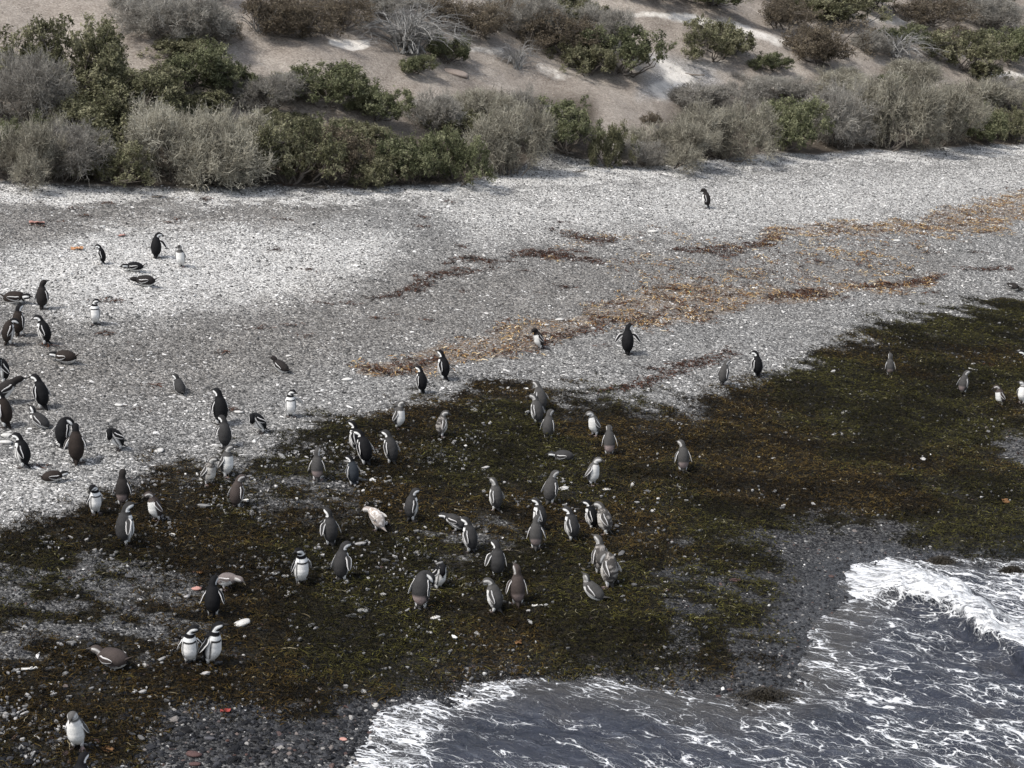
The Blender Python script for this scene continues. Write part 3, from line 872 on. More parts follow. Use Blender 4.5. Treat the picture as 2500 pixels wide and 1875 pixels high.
def leafy(seed, nclump=170, per=130, size=0.030, spread=0.085, lumps=9, nmain=12):
    r = np.random.default_rng(seed)
    cl = dome_clumps(r, nclump, lumps)
    nclump = len(cl); st = Acc(); stems_to(r, cl, nmain, st)
    cr = Acc()
    # sprigs: short shoots at each clump, carrying the leaves
    ns = 15
    c = np.repeat(cl, ns, 0); n = len(c)
    D = c[:, 3:] * 0.8 + r.normal(0, 0.55, (n, 3)) + [0, 0, 0.45]
    P0 = c[:, :3] + r.normal(0, spread * 0.55, (n, 3)); P0[:, 2] = np.maximum(P0[:, 2], 0.03)
    ln = r.uniform(0.05, 0.15, n)
    v, q, tip = ribbons3(P0, D, ln, np.full(n, 0.0035), r, 2)
    st.add(v, q)
    k = per // ns
    Pl = np.repeat(P0, k, 0); Tl = np.repeat(tip, k, 0); m = len(Pl)
    t = r.uniform(0.05, 1.08, (m, 1))
    pos = Pl + (Tl - Pl) * t + r.normal(0, 0.017, (m, 3)); pos[:, 2] = np.maximum(pos[:, 2], 0.01)
    N = np.repeat(D, k, 0) * 0.5 + r.normal(0, 1, (m, 3)) + [0, 0, 0.4]
    tone = np.repeat(np.repeat(r.uniform(0, 1, nclump), ns), k)
    lv, lq = leaves3(pos, N, size * r.uniform(0.5, 1.25, m), r)
    cr.add(lv, lq, np.repeat(np.clip(tone + r.normal(0, 0.08, m), 0, 1), 4))
    return st, cr


def twiggy(seed, nclump=230, per=26, lumps=11, nmain=18, leaf=60, leafsize=0.014, tw=0.0056):
    r = np.random.default_rng(seed)
    cl = dome_clumps(r, nclump, lumps, lo=0.45, flat=0.06)
    nclump = len(cl); st = Acc(); stems_to(r, cl, nmain, st, 0.018)
    cr = Acc()
    c = np.repeat(cl, per, 0); n = len(c)
    D = c[:, 3:] * 0.9 + c[:, :3] * 0.3 + r.normal(0, 0.75, (n, 3)) + [0, 0, 0.12]
    P0 = c[:, :3] + r.normal(0, 0.05, (n, 3)) - c[:, 3:] * 0.06; P0[:, 2] = np.maximum(P0[:, 2], 0.02)
    ln = r.uniform(0.07, 0.22, n)
    v, q, tip = ribbons3(P0, D, ln, tw * r.uniform(0.6, 1.3, n), r, 3)
    tone = np.repeat(r.uniform(0, 1, nclump), per)
    cr.add(v, q, np.repeat(np.clip(tone + r.normal(0, 0.15, n), 0, 1), 8))
    # finer side twigs
    k = 2
    Pa = np.repeat(P0, k, 0); Ta = np.repeat(tip, k, 0); m = len(Pa)
    s = Pa + (Ta - Pa) * r.uniform(0.3, 0.95, (m, 1))
    v, q, tip2 = ribbons3(s, np.repeat(D, k, 0) * 0.6 + r.normal(0, 0.9, (m, 3)), r.uniform(0.05, 0.14, m), tw * 0.6 * np.ones(m), r, 2)
    cr.add(v, q, np.repeat(np.repeat(tone, k), 6))
    nl = leaf * nclump
    i = r.integers(0, m, nl)
    pos = s[i] + (tip2[i] - s[i]) * r.uniform(0, 1.1, (nl, 1)) + r.normal(0, 0.012, (nl, 3)); pos[:, 2] = np.maximum(pos[:, 2], 0.01)
    lv, lq = leaves3(pos, r.normal(0, 1, (nl, 3)) + [0, 0, 0.5], leafsize * r.uniform(0.5, 1.3, nl), r)
    cr.add(lv, lq, np.repeat(np.clip(np.repeat(tone, k)[i] + 0.1, 0, 1), 4))
    return st, cr


def dead(seed, nb=34, droop=0.7, thick=0.018):
    """bare bleached branches arching out of one root"""
    r = np.random.default_rng(seed)
    st = Acc(); cr = Acc()
    for i in range(nb):
        a = r.uniform(0, 2 * np.pi); rr = r.uniform(0.35, 1.0)
        up = r.uniform(0.35, 1.0)
        base = np.array([r.normal(0, 0.09), r.normal(0, 0.09), -0.04])
        tip = np.array([math.cos(a) * rr, math.sin(a) * rr, up * (1 - droop * rr * rr) + 0.05])
        mid = np.array([math.cos(a) * rr * 0.35, math.sin(a) * rr * 0.35, up * 0.9])
        P = bez(base, mid, tip, 9); P[2:] += np.cumsum(r.normal(0, 0.014, (7, 3)), 0)
        rad = np.linspace(thick, thick * 0.22, 9)
        st.add(*tube_chain(P, rad, 5))
        for j in range(r.integers(4, 8)):
            f = r.integers(2, 8)
            d = (P[f] - P[f - 1]); d /= np.linalg.norm(d) + 1e-9
            d = d + r.normal(0, 0.55, 3); d /= np.linalg.norm(d)
            L_ = r.uniform(0.12, 0.4)
            Q_ = bez(P[f], P[f] + d * L_ * 0.5, P[f] + d * L_ + np.array([0, 0, -0.25 * droop * L_]), 6); Q_[1:] += np.cumsum(r.normal(0, 0.010, (5, 3)), 0)
            Q_[:, 2] = np.maximum(Q_[:, 2], 0.02)
            cr.add(*tube_chain(Q_, np.linspace(rad[f] * 0.65, rad[f] * 0.2, 6), 4))
            for _ in range(3):
                e = r.integers(2, 5)
                d2 = d + r.normal(0, 0.7, 3)
                Q2 = bez(Q_[e], Q_[e] + d2 * 0.05, Q_[e] + d2 * r.uniform(0.07, 0.17), 4)
                cr.add(*tube_chain(Q2, np.linspace(rad[f] * 0.3, rad[f] * 0.12, 4), 3))
    return st, cr


def leaf_mat(name, stops, rough=0.6):
    m = NT(name)
    tone = m.sep(m.attr('tone'))[0]
    f = m.math('ADD', m.math('MULTIPLY', tone, 0.5), m.math('ADD', m.math('MULTIPLY', m.island(), 0.35), m.math('MULTIPLY', m.objrand(), 0.15)))
    c = m.ramp(f, stops)
    m.out(c, rough, spec=0.2)
    # thin leaves let a little light through
    tr = m.n('ShaderNodeBsdfTranslucent', {'Color': c})
    mx = m.n('ShaderNodeMixShader', {0: 0.25})
    m.t.links.new(m.b.outputs[0], mx.inputs[1]); m.t.links.new(tr.outputs[0], mx.inputs[2])
    m.t.links.new(mx.outputs[0], m.t.nodes['Material Output'].inputs[0])
    return m.m


def wood_mat(name, stops):
    m = NT(name)
    nz = m.noise(m.pos(), 14.0, 4, 0.6)
    c = m.ramp(m.math('ADD', m.math('MULTIPLY', nz, 0.6), m.math('MULTIPLY', m.objrand(), 0.3)), stops)
    return m.out(c, 0.85, nz, 0.4, 0.01, 0.2)


LM = {
    'green': leaf_mat('leaf_dark_green', [(0.1, (0.042, 0.048, 0.025)), (0.45, (0.12, 0.132, 0.066)), (0.9, (0.31, 0.315, 0.19))]),
    'olive': leaf_mat('leaf_olive', [(0.1, (0.055, 0.055, 0.030)), (0.45, (0.145, 0.145, 0.080)), (0.9, (0.34, 0.325, 0.21))]),
    'brown': leaf_mat('leaf_brown', [(0.1, (0.065, 0.052, 0.036)), (0.5, (0.145, 0.118, 0.084)), (0.9, (0.26, 0.22, 0.155))]),
    'grey': leaf_mat('twig_pale_grey', [(0.1, (0.11, 0.10, 0.078)), (0.45, (0.28, 0.262, 0.21)), (0.9, (0.52, 0.495, 0.41))], 0.8),
    'ash': leaf_mat('twig_ash_grey', [(0.1, (0.14, 0.13, 0.115)), (0.5, (0.28, 0.265, 0.235)), (0.9, (0.44, 0.42, 0.375))], 0.8),
}
WOOD = wood_mat('wood_grey_brown', [(0.2, (0.06, 0.05, 0.042)), (0.6, (0.17, 0.15, 0.13)), (0.9, (0.28, 0.26, 0.23))])
SILVER = wood_mat('wood_silver', [(0.2, (0.13, 0.128, 0.122)), (0.5, (0.25, 0.245, 0.235)), (0.9, (0.40, 0.39, 0.375))])

PROTO = {}
def proto_set(kind, makers):
    PROTO[kind] = []
    for s, c in makers:
        PROTO[kind].append((s.mesh('branches', [WOOD if kind != 'dead' else SILVER]), c.mesh('crown' if kind != 'dead' else 'branchlets', [WOOD if kind != 'dead' else SILVER])))

proto_set('leafy', [leafy(100 + i, lumps=7 + i) for i in range(5)])
proto_set('loose', [leafy(140 + i, nclump=170, per=90, size=0.024, spread=0.11, lumps=8 + i) for i in range(3)])
proto_set('twiggy', [twiggy(200 + i, lumps=8 + i) for i in range(5)])
proto_set('dead', [dead(300, 64, 0.9, 0.015), dead(301, 30, 0.95, 0.020), dead(302, 14, 0.1, 0.014), dead(303, 34, 0.85)])
_cnt = {}


def shrub(px, base, wpx, hpx, kind, label, cat='shrub', var=None, turn=None, deep=0.85):
    x, y, z, t = hit(px, base)
    wpx = wpx * 1.22; hpx = hpx * 0.95
    w = wpx / F * t
    gx_, gy_ = x * 1.0, y + 0.42 * deep * w
    gz = float(hz(np.array([gx_]), np.array([gy_]))[0])
    # ground rises towards the back, so the top seen in the picture is reached with less height
    h = max(hpx / F * t / CP - (gz - z) * 0.55, 0.45 * w * 0.6)
    fam = {'green': 'leafy', 'olive': 'leafy', 'brown': 'loose', 'grey': 'twiggy', 'ash': 'twiggy', 'dead': 'dead'}[kind]
    k = _cnt.get(fam, 0); _cnt[fam] = k + 1
    s, c = PROTO[fam][(k if var is None else var) % len(PROTO[fam])]
    name = {'green': 'green_shrub', 'olive': 'olive_shrub', 'brown': 'brown_shrub', 'grey': 'grey_shrub', 'ash': 'grey_shrub', 'dead': 'dead_shrub'}[kind]
    e = tag(empty(name, (gx_, gy_, gz - 0.05)), label, cat, 'shrubs at the foot of the hill and up the slope')
    rz = rng.uniform(0, 6.28) if turn is None else turn
    e.rotation_euler = (0, 0, rz)
    e.scale = (w / 2, w / 2 * (0.85 + 0.3 * rng.random()), h)
    o1 = obj('trunk' if kind != 'dead' else 'branch', s, e); o2 = obj('crown' if kind != 'dead' else 'twigs', c, e)
    if kind != 'dead':
        o2.material_slots[0].link = 'OBJECT'; o2.material_slots[0].material = LM[kind]
    return e


SHRUBS = [
    (600, 405, 190, 105, 'olive', 'olive shrub tucked behind the largest pale grey-green shrub on its left side'),
    (760, 395, 180, 95, 'green', 'green shrub behind the brownish low shrub left of centre'),
    (320, 285, 200, 110, 'olive', 'olive shrub on the upper rim of the left thicket against the bare slope'),
    (75, 275, 180, 120, 'olive', 'olive shrub at the left photo edge, highest row of the left thicket'),
    (715, 285, 130, 85, 'olive', 'olive shrub on the slope rim left of the jagged dark green thicket'),
    (1130, 375, 160, 90, 'olive', 'olive shrub showing between the bright green pair and the grey shrubs behind'),
    (2110, 320, 190, 100, 'ash', 'ash grey shrub behind the tall pale grey shrub on the right beach edge'),
    (1330, 345, 130, 80, 'ash', 'ash grey shrub just behind the dark green rounded shrub by the sandy gap'),
    (390, 390, 180, 110, 'olive', 'olive green shrub directly behind the wide pale dome-shaped shrub'),
    # front row along the top of the beach
    (30, 462, 190, 175, 'grey', 'pale grey twiggy shrub at the left edge of the photo, above white shingle'),
    (150, 455, 210, 150, 'ash', 'grey shrub with bare trunks over a dark hollow, left end of the beach edge'),
    (265, 462, 200, 130, 'olive', 'low olive shrub between the hollow-trunk shrub and the widest pale shrub'),
    (410, 468, 260, 205, 'grey', 'wide pale grey dome-shaped shrub behind the left beach edge'),
    (560, 470, 270, 200, 'grey', 'largest pale grey-green twiggy shrub, left of centre on the beach edge'),
    (700, 468, 200, 165, 'olive', 'olive shrub right of the largest pale one on the beach edge'),
    (800, 470, 200, 150, 'brown', 'brownish low shrub with dark hollow under it, left of the two bright green shrubs'),
    (865, 400, 170, 95, 'olive', 'olive shrub standing behind the brownish low shrub left of centre'),
    (905, 468, 150, 90, 'olive', 'small olive shrub at the foot of the bright green pair'),
    (985, 462, 165, 130, 'green', 'left one of two bright green shrubs on the beach edge left of centre'),
    (1115, 458, 150, 140, 'green', 'right one of two bright green shrubs on the beach edge left of centre'),
    (1235, 440, 190, 180, 'grey', 'grey beige shrub between a bright green shrub and a dark round one'),
    (1375, 396, 185, 135, 'green', 'dark green rounded shrub beside the sandy gap, centre of the beach edge'),
    (1490, 416, 95, 112, 'olive', 'small pointed olive shrub standing alone in the sandy gap'),
    (1640, 420, 190, 130, 'grey', 'pale grey spreading shrub right of the sandy gap'),
    (1775, 405, 190, 150, 'grey', 'pale yellowish grey shrub left of the tall dark green one on the right'),
    (1560, 412, 110, 70, 'ash', 'low ash grey shrub on the right rim of the sandy gap'),
    (1915, 382, 165, 130, 'green', 'tall dark green shrub between pale grey shrubs on the right beach edge'),
    (2045, 376, 200, 165, 'ash', 'ash grey shrub right of the tall dark green one on the beach edge'),
    (2180, 374, 210, 190, 'grey', 'tall pale grey shrub in the middle of the right beach edge'),
    (2310, 372, 190, 170, 'grey', 'pale grey shrub with dark bare stems at its foot, right beach edge'),
    (2405, 358, 120, 90, 'green', 'dark green shrub at the right end, next to the dark-stemmed grey one'),
    (2490, 356, 120, 100, 'olive', 'olive shrub cut by the right edge of the photo at the beach top'),
    # second row behind
    (40, 330, 220, 190, 'ash', 'ash grey shrub behind the front row at the left edge'),
    (150, 290, 260, 215, 'olive', 'big olive shrub rising against the bare slope, upper left'),
    (215, 380, 250, 150, 'olive', 'olive green shrub behind the hollow-trunk shrub on the left'),
    (330, 335, 230, 150, 'olive', 'olive shrub in the middle of the left thicket'),
    (60, 400, 130, 110, 'green', 'green shrub half hidden in the left thicket near the photo edge'),
    (455, 265, 170, 140, 'green', 'dense dark green shrub below the grey shrubs, upper left of centre'),
    (555, 262, 110, 95, 'green', 'dark green shrub adjoining the dense one, towards the bare slope'),
    (490, 330, 170, 90, 'olive', 'olive shrub behind the wide pale dome-shaped shrub'),
    (660, 310, 170, 110, 'ash', 'ash grey shrub between two dark green shrubs left of centre'),
    (790, 315, 190, 130, 'green', 'jagged dark green shrub on the rim of the bare slope, left of centre'),
    (915, 318, 150, 100, 'green', 'right part of the jagged dark green thicket on the rim of the slope'),
    (690, 350, 150, 70, 'olive', 'low olive shrub behind the largest pale grey shrub'),
    (1060, 345, 170, 110, 'ash', 'ash grey shrub on the slope behind the bright green pair'),
    (1170, 340, 170, 110, 'grey', 'grey shrub behind the bright green pair, nearer the centre'),
    (1245, 330, 120, 110, 'ash', 'ash grey twiggy shrub touching the dark green rounded shrub'),
    (1585, 310, 50, 36, 'brown', 'tiny brown bush alone on the bare slope above the sandy gap'),
    (1760, 310, 220, 95, 'ash', 'long ash grey shrub behind the pale spreading shrubs right of the gap'),
    (1890, 275, 170, 60, 'ash', 'low ash grey shrub behind the tall dark green one on the right'),
    (2070, 270, 200, 85, 'grey', 'grey shrub on the slope behind the right beach edge'),
    (2190, 235, 90, 40, 'green', 'small dark green bush peeping out of the grey shrubs on the right'),
    (2240, 250, 190, 90, 'grey', 'pale grey shrub below the bleached dead branches on the right'),
    (2400, 300, 190, 100, 'grey', 'pale grey shrub above the dark green one at the right end'),
    (2480, 285, 120, 90, 'ash', 'ash grey shrub at the right photo edge above the olive one'),
    # up the slope
    (395, 135, 190, 130, 'ash', 'large ash grey shrub in the upper left, beside the bare slope'),
    (480, 130, 170, 130, 'ash', 'ash grey shrub left of the white-twigged brown shrub at the top'),
    (340, 60, 150, 80, 'ash', 'ash grey shrub cut by the top edge, upper left'),
    (440, 190, 150, 80, 'olive', 'olive shrub at the foot of the large ash grey shrub, upper left'),
    (545, 118, 90, 70, 'brown', 'small brown shrub at the foot of the upper left ash grey shrubs'),
    (640, 108, 170, 120, 'brown', 'brown shrub behind bare white twigs near the top edge'),
    (735, 118, 180, 120, 'brown', 'brown shrub left of the white sand patch near the top'),
    (830, 92, 150, 90, 'brown', 'brown shrub just above the white sand patch near the top'),
    (620, 112, 130, 105, 'dead', 'bare white upright twigs in front of a brown shrub at the top', 2),
    (985, 172, 290, 160, 'dead', 'wide bleached dead shrub of tangled silver branches, top centre', 0),
    (1005, 192, 90, 52, 'green', 'small green shrub at the lower end of the tangled dead branches'),
    (1085, 168, 100, 80, 'green', 'dark green shrub right of the tangled dead branches'),
    (940, 70, 180, 70, 'ash', 'ash grey shrub at the top edge behind the tangled dead branches'),
    (1060, 75, 160, 75, 'brown', 'brown shrub at the top edge above the tangled dead branches'),
    (1170, 115, 150, 110, 'brown', 'reddish brown shrub between the two dead shrubs near the top'),
    (1262, 190, 135, 92, 'dead', 'small fountain-shaped dead shrub of drooping silver branches', 1),
    (1270, 110, 160, 110, 'ash', 'ash grey shrub above the small fountain-shaped dead shrub'),
    (1370, 160, 190, 120, 'brown', 'brown shrub left of the big dark shrub by the grey track'),
    (1400, 90, 170, 100, 'olive', 'olive shrub near the top edge above the brown one by the track'),
    (1510, 212, 190, 130, 'green', 'big dark green shrub beside the grey sandy track on the slope'),
    (1470, 130, 170, 110, 'ash', 'ash grey shrub behind the big dark green shrub by the track'),
    (1430, 195, 130, 90, 'olive', 'olive shrub leaning on the left side of the big dark green one by the track'),
    (1600, 30, 170, 60, 'olive', 'olive shrub at the top edge above the tan clearing'),
    (1745, 40, 180, 60, 'green', 'dark green shrub at the top edge above the pale path'),
    (1765, 192, 180, 125, 'olive', 'solitary round olive shrub right of the sandy track'),
    (1885, 192, 80, 55, 'green', 'small green shrub at the right foot of the solitary round olive shrub'),
    (1770, 95, 90, 55, 'dead', 'thin dead twigs standing behind the solitary round olive shrub', 2),
    (1905, 85, 150, 85, 'brown', 'brown shrub beside the pale path, upper right'),
    (2015, 185, 190, 125, 'brown', 'large dark brown shrub right of the small green one, upper right'),
    (2060, 90, 200, 100, 'olive', 'olive shrub behind the large dark brown one, upper right'),
    (1985, 60, 150, 70, 'olive', 'olive shrub at the top edge right of the pale path'),
    (2135, 45, 190, 55, 'green', 'dark green shrub at the top edge above a sandy gap on the right'),
    (2200, 178, 210, 85, 'dead', 'low tangle of bleached dead branches, upper right', 3),
    (2200, 130, 120, 65, 'green', 'dark green shrub rising behind the low dead tangle, upper right'),
    (2130, 150, 120, 70, 'ash', 'ash grey shrub at the left end of the low dead tangle'),
    (2355, 200, 150, 110, 'olive', 'olive green shrub right of the low dead tangle, upper right'),
    (2410, 222, 100, 60, 'olive', 'small olive shrub below the olive green one at the upper right'),
    (2285, 92, 190, 85, 'brown', 'reddish brown dome-shaped shrub near the top right corner'),
    (2420, 105, 170, 100, 'ash', 'ash grey shrub near the top right corner'),
    (2470, 175, 150, 95, 'green', 'dark green shrub at the right photo edge below the corner'),
    (2450, 40, 170, 60, 'green', 'dark green shrub in the top right corner'),
    (2340, 140, 120, 70, 'brown', 'brown shrub between the dome-shaped shrub and the olive green one'),
    (2270, 28, 120, 28, 'ash', 'low ash grey shrub at the top edge, far right'),
    (1275, 30, 170, 50, 'olive', 'olive shrub cut by the top edge, right of centre'),
    (700, 20, 190, 50, 'brown', 'brown shrub cut by the top edge, left of centre'),
    (860, 15, 170, 45, 'olive', 'olive shrub cut by the top edge above the white sand patch'),
    (470, 10, 160, 40, 'brown', 'brown shrub cut by the top edge, upper left'),
    (1860, 5, 170, 40, 'ash', 'ash grey shrub cut by the top edge above the pale path'),
]
for s_ in SHRUBS:
    shrub(*s_[:6], var=s_[6] if len(s_) > 6 else None)

# ------------------------------------------------------------------ penguins
S_ST = np.array([0.0, .02, .06, .12, .19, .26, .32, .37, .41, .45, .49, .53, .565, .592, .608, .622, .645, .668, .680])
S_RY = np.array([.014, .055, .088, .108, .114, .110, .098, .079, .062, .054, .053, .058, .056, .044, .027, .013, .0115, .008, .002])
S_RX = np.array([.012, .054, .088, .114, .124, .118, .104, .084, .066, .057, .055, .057, .053, .042, .029, .016, .0135, .010, .002])
A_ST = np.array([0, .12, .25, .36, .44, .50, .56, .62, .69])
POSE = {
    'stand': [-12, -4, 3, 4, 0, 26, 78, 92, 96],
    'up': [-10, -4, 2, 2, -6, -4, 30, 52, 60],
    'lean': [22, 40, 55, 60, 58, 68, 88, 96, 100],
    'bend': [15, 30, 50, 70, 88, 105, 122, 135, 140],
    'preen': [-10, -2, 12, 34, 78, 120, 158, 172, 176],
    'tuck': [-10, -4, 6, 26, 70, 128, 170, 190, 196],
    'prone': [76, 82, 84, 74, 44, 48, 84, 98, 102],
    'flat': [80, 84, 86, 84, 74, 72, 88, 98, 102],
    'crouch': [50, 54, 50, 34, 8, 22, 74, 92, 96],
    'crup': [50, 54, 50, 34, 4, 0, 30, 50, 56],
}
BLK = np.array([.011, .011, .012]); WHT = np.array([.82, .82, .805])
BACK = {'ad': (.013, .013, .014), 'br': (.030, .024, .021), 'gr': (.042, .041, .041), 'ju': (.064, .062, .060), 'jb': (.058, .047, .043), 'da': (.028, .025, .024), 'mo': (.070, .066, .062), 'lt': (.095, .093, .09), 'pk': (.15, .13, .125), 'pa': (.36, .32, .29), 'sl': (.034, .039, .046)}


def seg(a, b, x, f=0.006):
    return sstep(a - f, a + f, x) * (1 - sstep(b - f, b + f, x))


def body_colours(s, v, typ, N1, N2):
    """plumage pattern from place along the body s and angle from the belly midline v"""
    back = np.array(BACK[typ]); n = len(s)
    c = np.repeat(back[None], n, 0) * (0.8 + 0.4 * N1)[:, None]
    def put(m, colr):
        nonlocal c
        c = c * (1 - m[:, None]) + np.asarray(colr)[None] * m[:, None]
    if typ in ('ad', 'br', 'gr', 'sl'):
        belly = np.array([.79, .78, .755]) * (0.93 + 0.1 * N1.mean())
        put(seg(-1, .338, s) * (1 - sstep(1.30, 1.44, v)), belly)
        stripe = seg(.055, .33, s) * seg(0.86, 1.08, v, .05)
        put(np.maximum(stripe, seg(.306, .332, s) * (1 - sstep(1.0, 1.14, v))), BLK)
        put(seg(.333, .384, s) * (1 - sstep(1.30, 1.45, v)), WHT)
        put(seg(.386, .445, s), back * 0.9)
        put(seg(.443, .70, s), BLK if typ != 'gr' else back * .8)
        put(seg(.448, .478, s) * (1 - sstep(1.75, 1.9, v)), WHT)
        put(seg(.468, .604, s) * seg(1.18, 1.92, v, .06), WHT)
        put(seg(.612, .9, s), (.035, .033, .032))
    else:
        belly = {'mo': (.56, .54, .50), 'pa': (.62, .58, .54)}.get(typ, (.72, .715, .69))
        put(seg(-1, .352, s, .012) * (1 - sstep(1.20, 1.38, v + (N2 - .5) * .3)), belly)
        if typ == 'pa':
            put(seg(.43, .70, s, .02) * (.35 + .6 * N2), (.26, .22, .20))
        if typ == 'da':
            put(seg(.40, .70, s, .02), back * .75)
        else:
            put(seg(.352, .44, s, .015) * (1 - sstep(1.5, 2.0, v)), np.minimum(back * 1.35, .5))
            put(seg(.445, .60, s, .012) * (1 - sstep(1.55, 1.85, v)), (.38, .37, .355) if typ != 'jb' else (.24, .22, .205))
            put(seg(.455, .59, s) * seg(1.75, 2.15, v, .08) * .75, (.66, .65, .63))
            put(seg(.52, .60, s) * (1 - sstep(.25, .45, np.abs(v - 1.3))) * .5, back)
        if typ == 'lt':
            put(seg(.34, .40, s, .012) * (1 - sstep(1.3, 1.6, v)), (.66, .655, .64))
            put(seg(.445, .605, s, .012) * (1 - sstep(1.75, 2.1, v)), (.60, .595, .58))
        put(seg(.614, .9, s), (.07, .065, .06))
        if typ in ('mo', 'pa'):
            m = sstep(.50, .62, N2) * seg(.03, .42, s, .03) * .8
            put(m, (.36, .335, .31) if typ == 'mo' else (.74, .71, .68))
            m = sstep(.60, .68, N1) * seg(.0, .40, s, .03) * .7
            put(m, (.07, .062, .058) if typ == 'mo' else (.30, .22, .16))
    return np.clip(c * (0.94 + 0.12 * N2)[:, None], 0.01, .85)


PM = NT('plumage')
_c = PM.attr('plumage')
_n = PM.noise(PM.pos(), 55.0, 3, 0.6)
MAT_PLUM = PM.out(PM.mix(0.5, _c, PM.mix(1.0, _c, PM.ramp(_n, [(0.3, (0.72, 0.72, 0.72)), (0.7, (1.2, 1.2, 1.2))]), 'MULTIPLY')), 0.7, _n, 0.35, 0.004, 0.06)


def penguin_mesh(typ, pose, lean, turn, pitch, spL, spR, seed, mix=None, rump=0.0, roll=0.0):
    r = np.random.default_rng(seed)
    th = np.array(POSE[pose], float)
    if mix is not None:
        th = th * (1 - mix[1]) + np.array(POSE[mix[0]], float) * mix[1]
    if pose in ('stand', 'up'):
        lean = lean + r.normal(0, 3.0); spL = spL + abs(r.normal(0, 7)); spR = spR + abs(r.normal(0, 7)); pitch = pitch + r.normal(0, 7); turn = turn + r.normal(0, 10)
    th = th + lean + np.interp(A_ST, [.44, .56, 1], [0, pitch, pitch])
    ns = 96; nv = 32
    s = np.unique(np.concatenate([np.linspace(0, .62, ns - 10), np.linspace(.625, .68, 10)])); ns = len(s)
    ang = np.interp(s, A_ST, th)
    k = np.ones(7) / 7
    ang = np.convolve(np.pad(ang, 3, mode='edge'), k, mode='valid')
    psi = np.radians(turn) * sstep(.34, .50, s)
    a = np.radians(ang)
    d = np.stack([np.sin(a) * np.cos(psi), np.sin(a) * np.sin(psi), np.cos(a)], 1)
    ven = np.stack([np.cos(a) * np.cos(psi), np.cos(a) * np.sin(psi), -np.sin(a)], 1)
    sid = np.cross(d, ven)
    ds = np.diff(s, prepend=s[0]) * (1 - (0.62 if pose in ('prone', 'flat', 'crouch', 'crup') else 0.30) * seg(.37, .50, s, .02))
    P = np.cumsum(d * ds[:, None], 0)
    ry = np.interp(s, S_ST, S_RY); rx = np.interp(s, S_ST, S_RX)
    kk = np.ones(5) / 5
    ry = np.convolve(np.pad(ry, 2, mode='edge'), kk, mode='valid'); rx = np.convolve(np.pad(rx, 2, mode='edge'), kk, mode='valid')
    if pose in ('prone', 'flat'):
        ry = ry * (1 + .14 * seg(.04, .36, s, .04)); rx = rx * (1 + .04 * seg(.04, .36, s, .04))
    phi = np.arange(nv) / nv * 2 * np.pi
    bul = 1 + 0.10 * np.exp(-((s - .14) / .08) ** 2)
    cx = np.cos(phi)[None] * rx[:, None] * np.where(np.cos(phi)[None] > 0, bul[:, None], 0.94)
    cy = np.sin(phi)[None] * ry[:, None]
    wob = 1 + 0.02 * (fbm(s[:, None] * 14 + seed, np.cos(phi)[None] * 2 + np.sin(phi)[None] * 3, 2, seed) - .5)
    V0 = P[:, None] + ven[:, None] * (cx * wob)[..., None] + sid[:, None] * (cy * wob)[..., None]
    ss = np.repeat(s[:, None], nv, 1); vv = np.repeat(np.abs((phi + np.pi) % (2 * np.pi) - np.pi)[None], ns, 0)
    N1 = fbm(ss * 22 + seed, np.repeat(phi[None], ns, 0) * 1.6, 3, seed + 3)
    N2 = fbm(ss * 34 + seed * 2, np.abs(phi[None] - np.pi) * 2.6 + 0 * ss, 3, seed + 9)
    C0 = body_colours(ss.ravel(), (vv * np.where((ss < .40) & (pose in ('prone', 'flat')), 1.35, 1.0)).ravel(), typ, N1.ravel(), N2.ravel())
    if rump:
        rm = (seg(.02, .14, ss, .03) * sstep(1.9, 2.6, vv + (N2 - .5))).ravel() * rump
        C0 = C0 * (1 - rm[:, None]) + np.array([.42, .33, .31]) * rm[:, None]
    i = np.arange(ns - 1)[:, None] * nv; j = np.arange(nv)[None]; j2 = (j + 1) % nv
    Q0 = np.stack([i + j, i + j2, i + j2 + nv, i + j + nv], 2).reshape(-1, 4)
    acc = [(V0.reshape(-1, 3), Q0, C0)]
    # tail: short stiff wedge behind the rump
    b0 = 4
    tdir = -d[b0] * .72 - ven[b0] * .62; tdir /= np.linalg.norm(tdir)
    tn = np.cross(tdir, sid[b0])
    tp = P[b0] - ven[b0] * .030
    tl = np.linspace(0, .135, 6); tw = np.array([.052, .046, .036, .026, .016, .006]); tt = np.array([.022, .016, .011, .008, .006, .003])
    tv = []
    for l, w_, t_ in zip(tl, tw, tt):
        c_ = tp + tdir * l
        tv += [c_ - sid[b0] * w_, c_ + tn * t_, c_ + sid[b0] * w_, c_ - tn * t_]
    i = np.arange(5)[:, None] * 4; j = np.arange(4)[None]; j2 = (j + 1) % 4
    Qt = np.stack([i + j, i + j2, i + j2 + 4, i + j + 4], 2).reshape(-1, 4)
    acc.append((np.array(tv), Qt, np.repeat(np.array(BACK[typ])[None] * .8, 24, 0)))
    # flippers
    js = int(np.argmin(np.abs(s - .335)))
    for sg, sp in ((1, spL), (-1, spR)):
        sdv = sid[js] * sg
        root = P[js] + sdv * ry[js] * .94 - ven[js] * .004
        spr = np.radians(sp)
        ax = -d[js] * math.cos(spr) + sdv * math.sin(spr); ax /= np.linalg.norm(ax)
        back_ = -ven[js]
        nrm = np.cross(ax, back_) * sg; nrm /= np.linalg.norm(nrm)
        if np.dot(nrm, sdv * math.cos(spr) + d[js] * math.sin(spr)) < 0: nrm = -nrm
        tw_ = R(58) * min(max((sp - 18) / 28.0, 0), 1)
        nrm, back_ = nrm * math.cos(tw_) + back_ * math.sin(tw_), back_ * math.cos(tw_) - nrm * math.sin(tw_)
        m = 12; t = np.linspace(0, 1, m)
        wd = np.interp(t, [0, .12, .35, .7, .92, 1], [.024, .041, .045, .038, .022, .005])
        sweep = np.interp(t, [0, .25, 1], [0, -.012, .035])
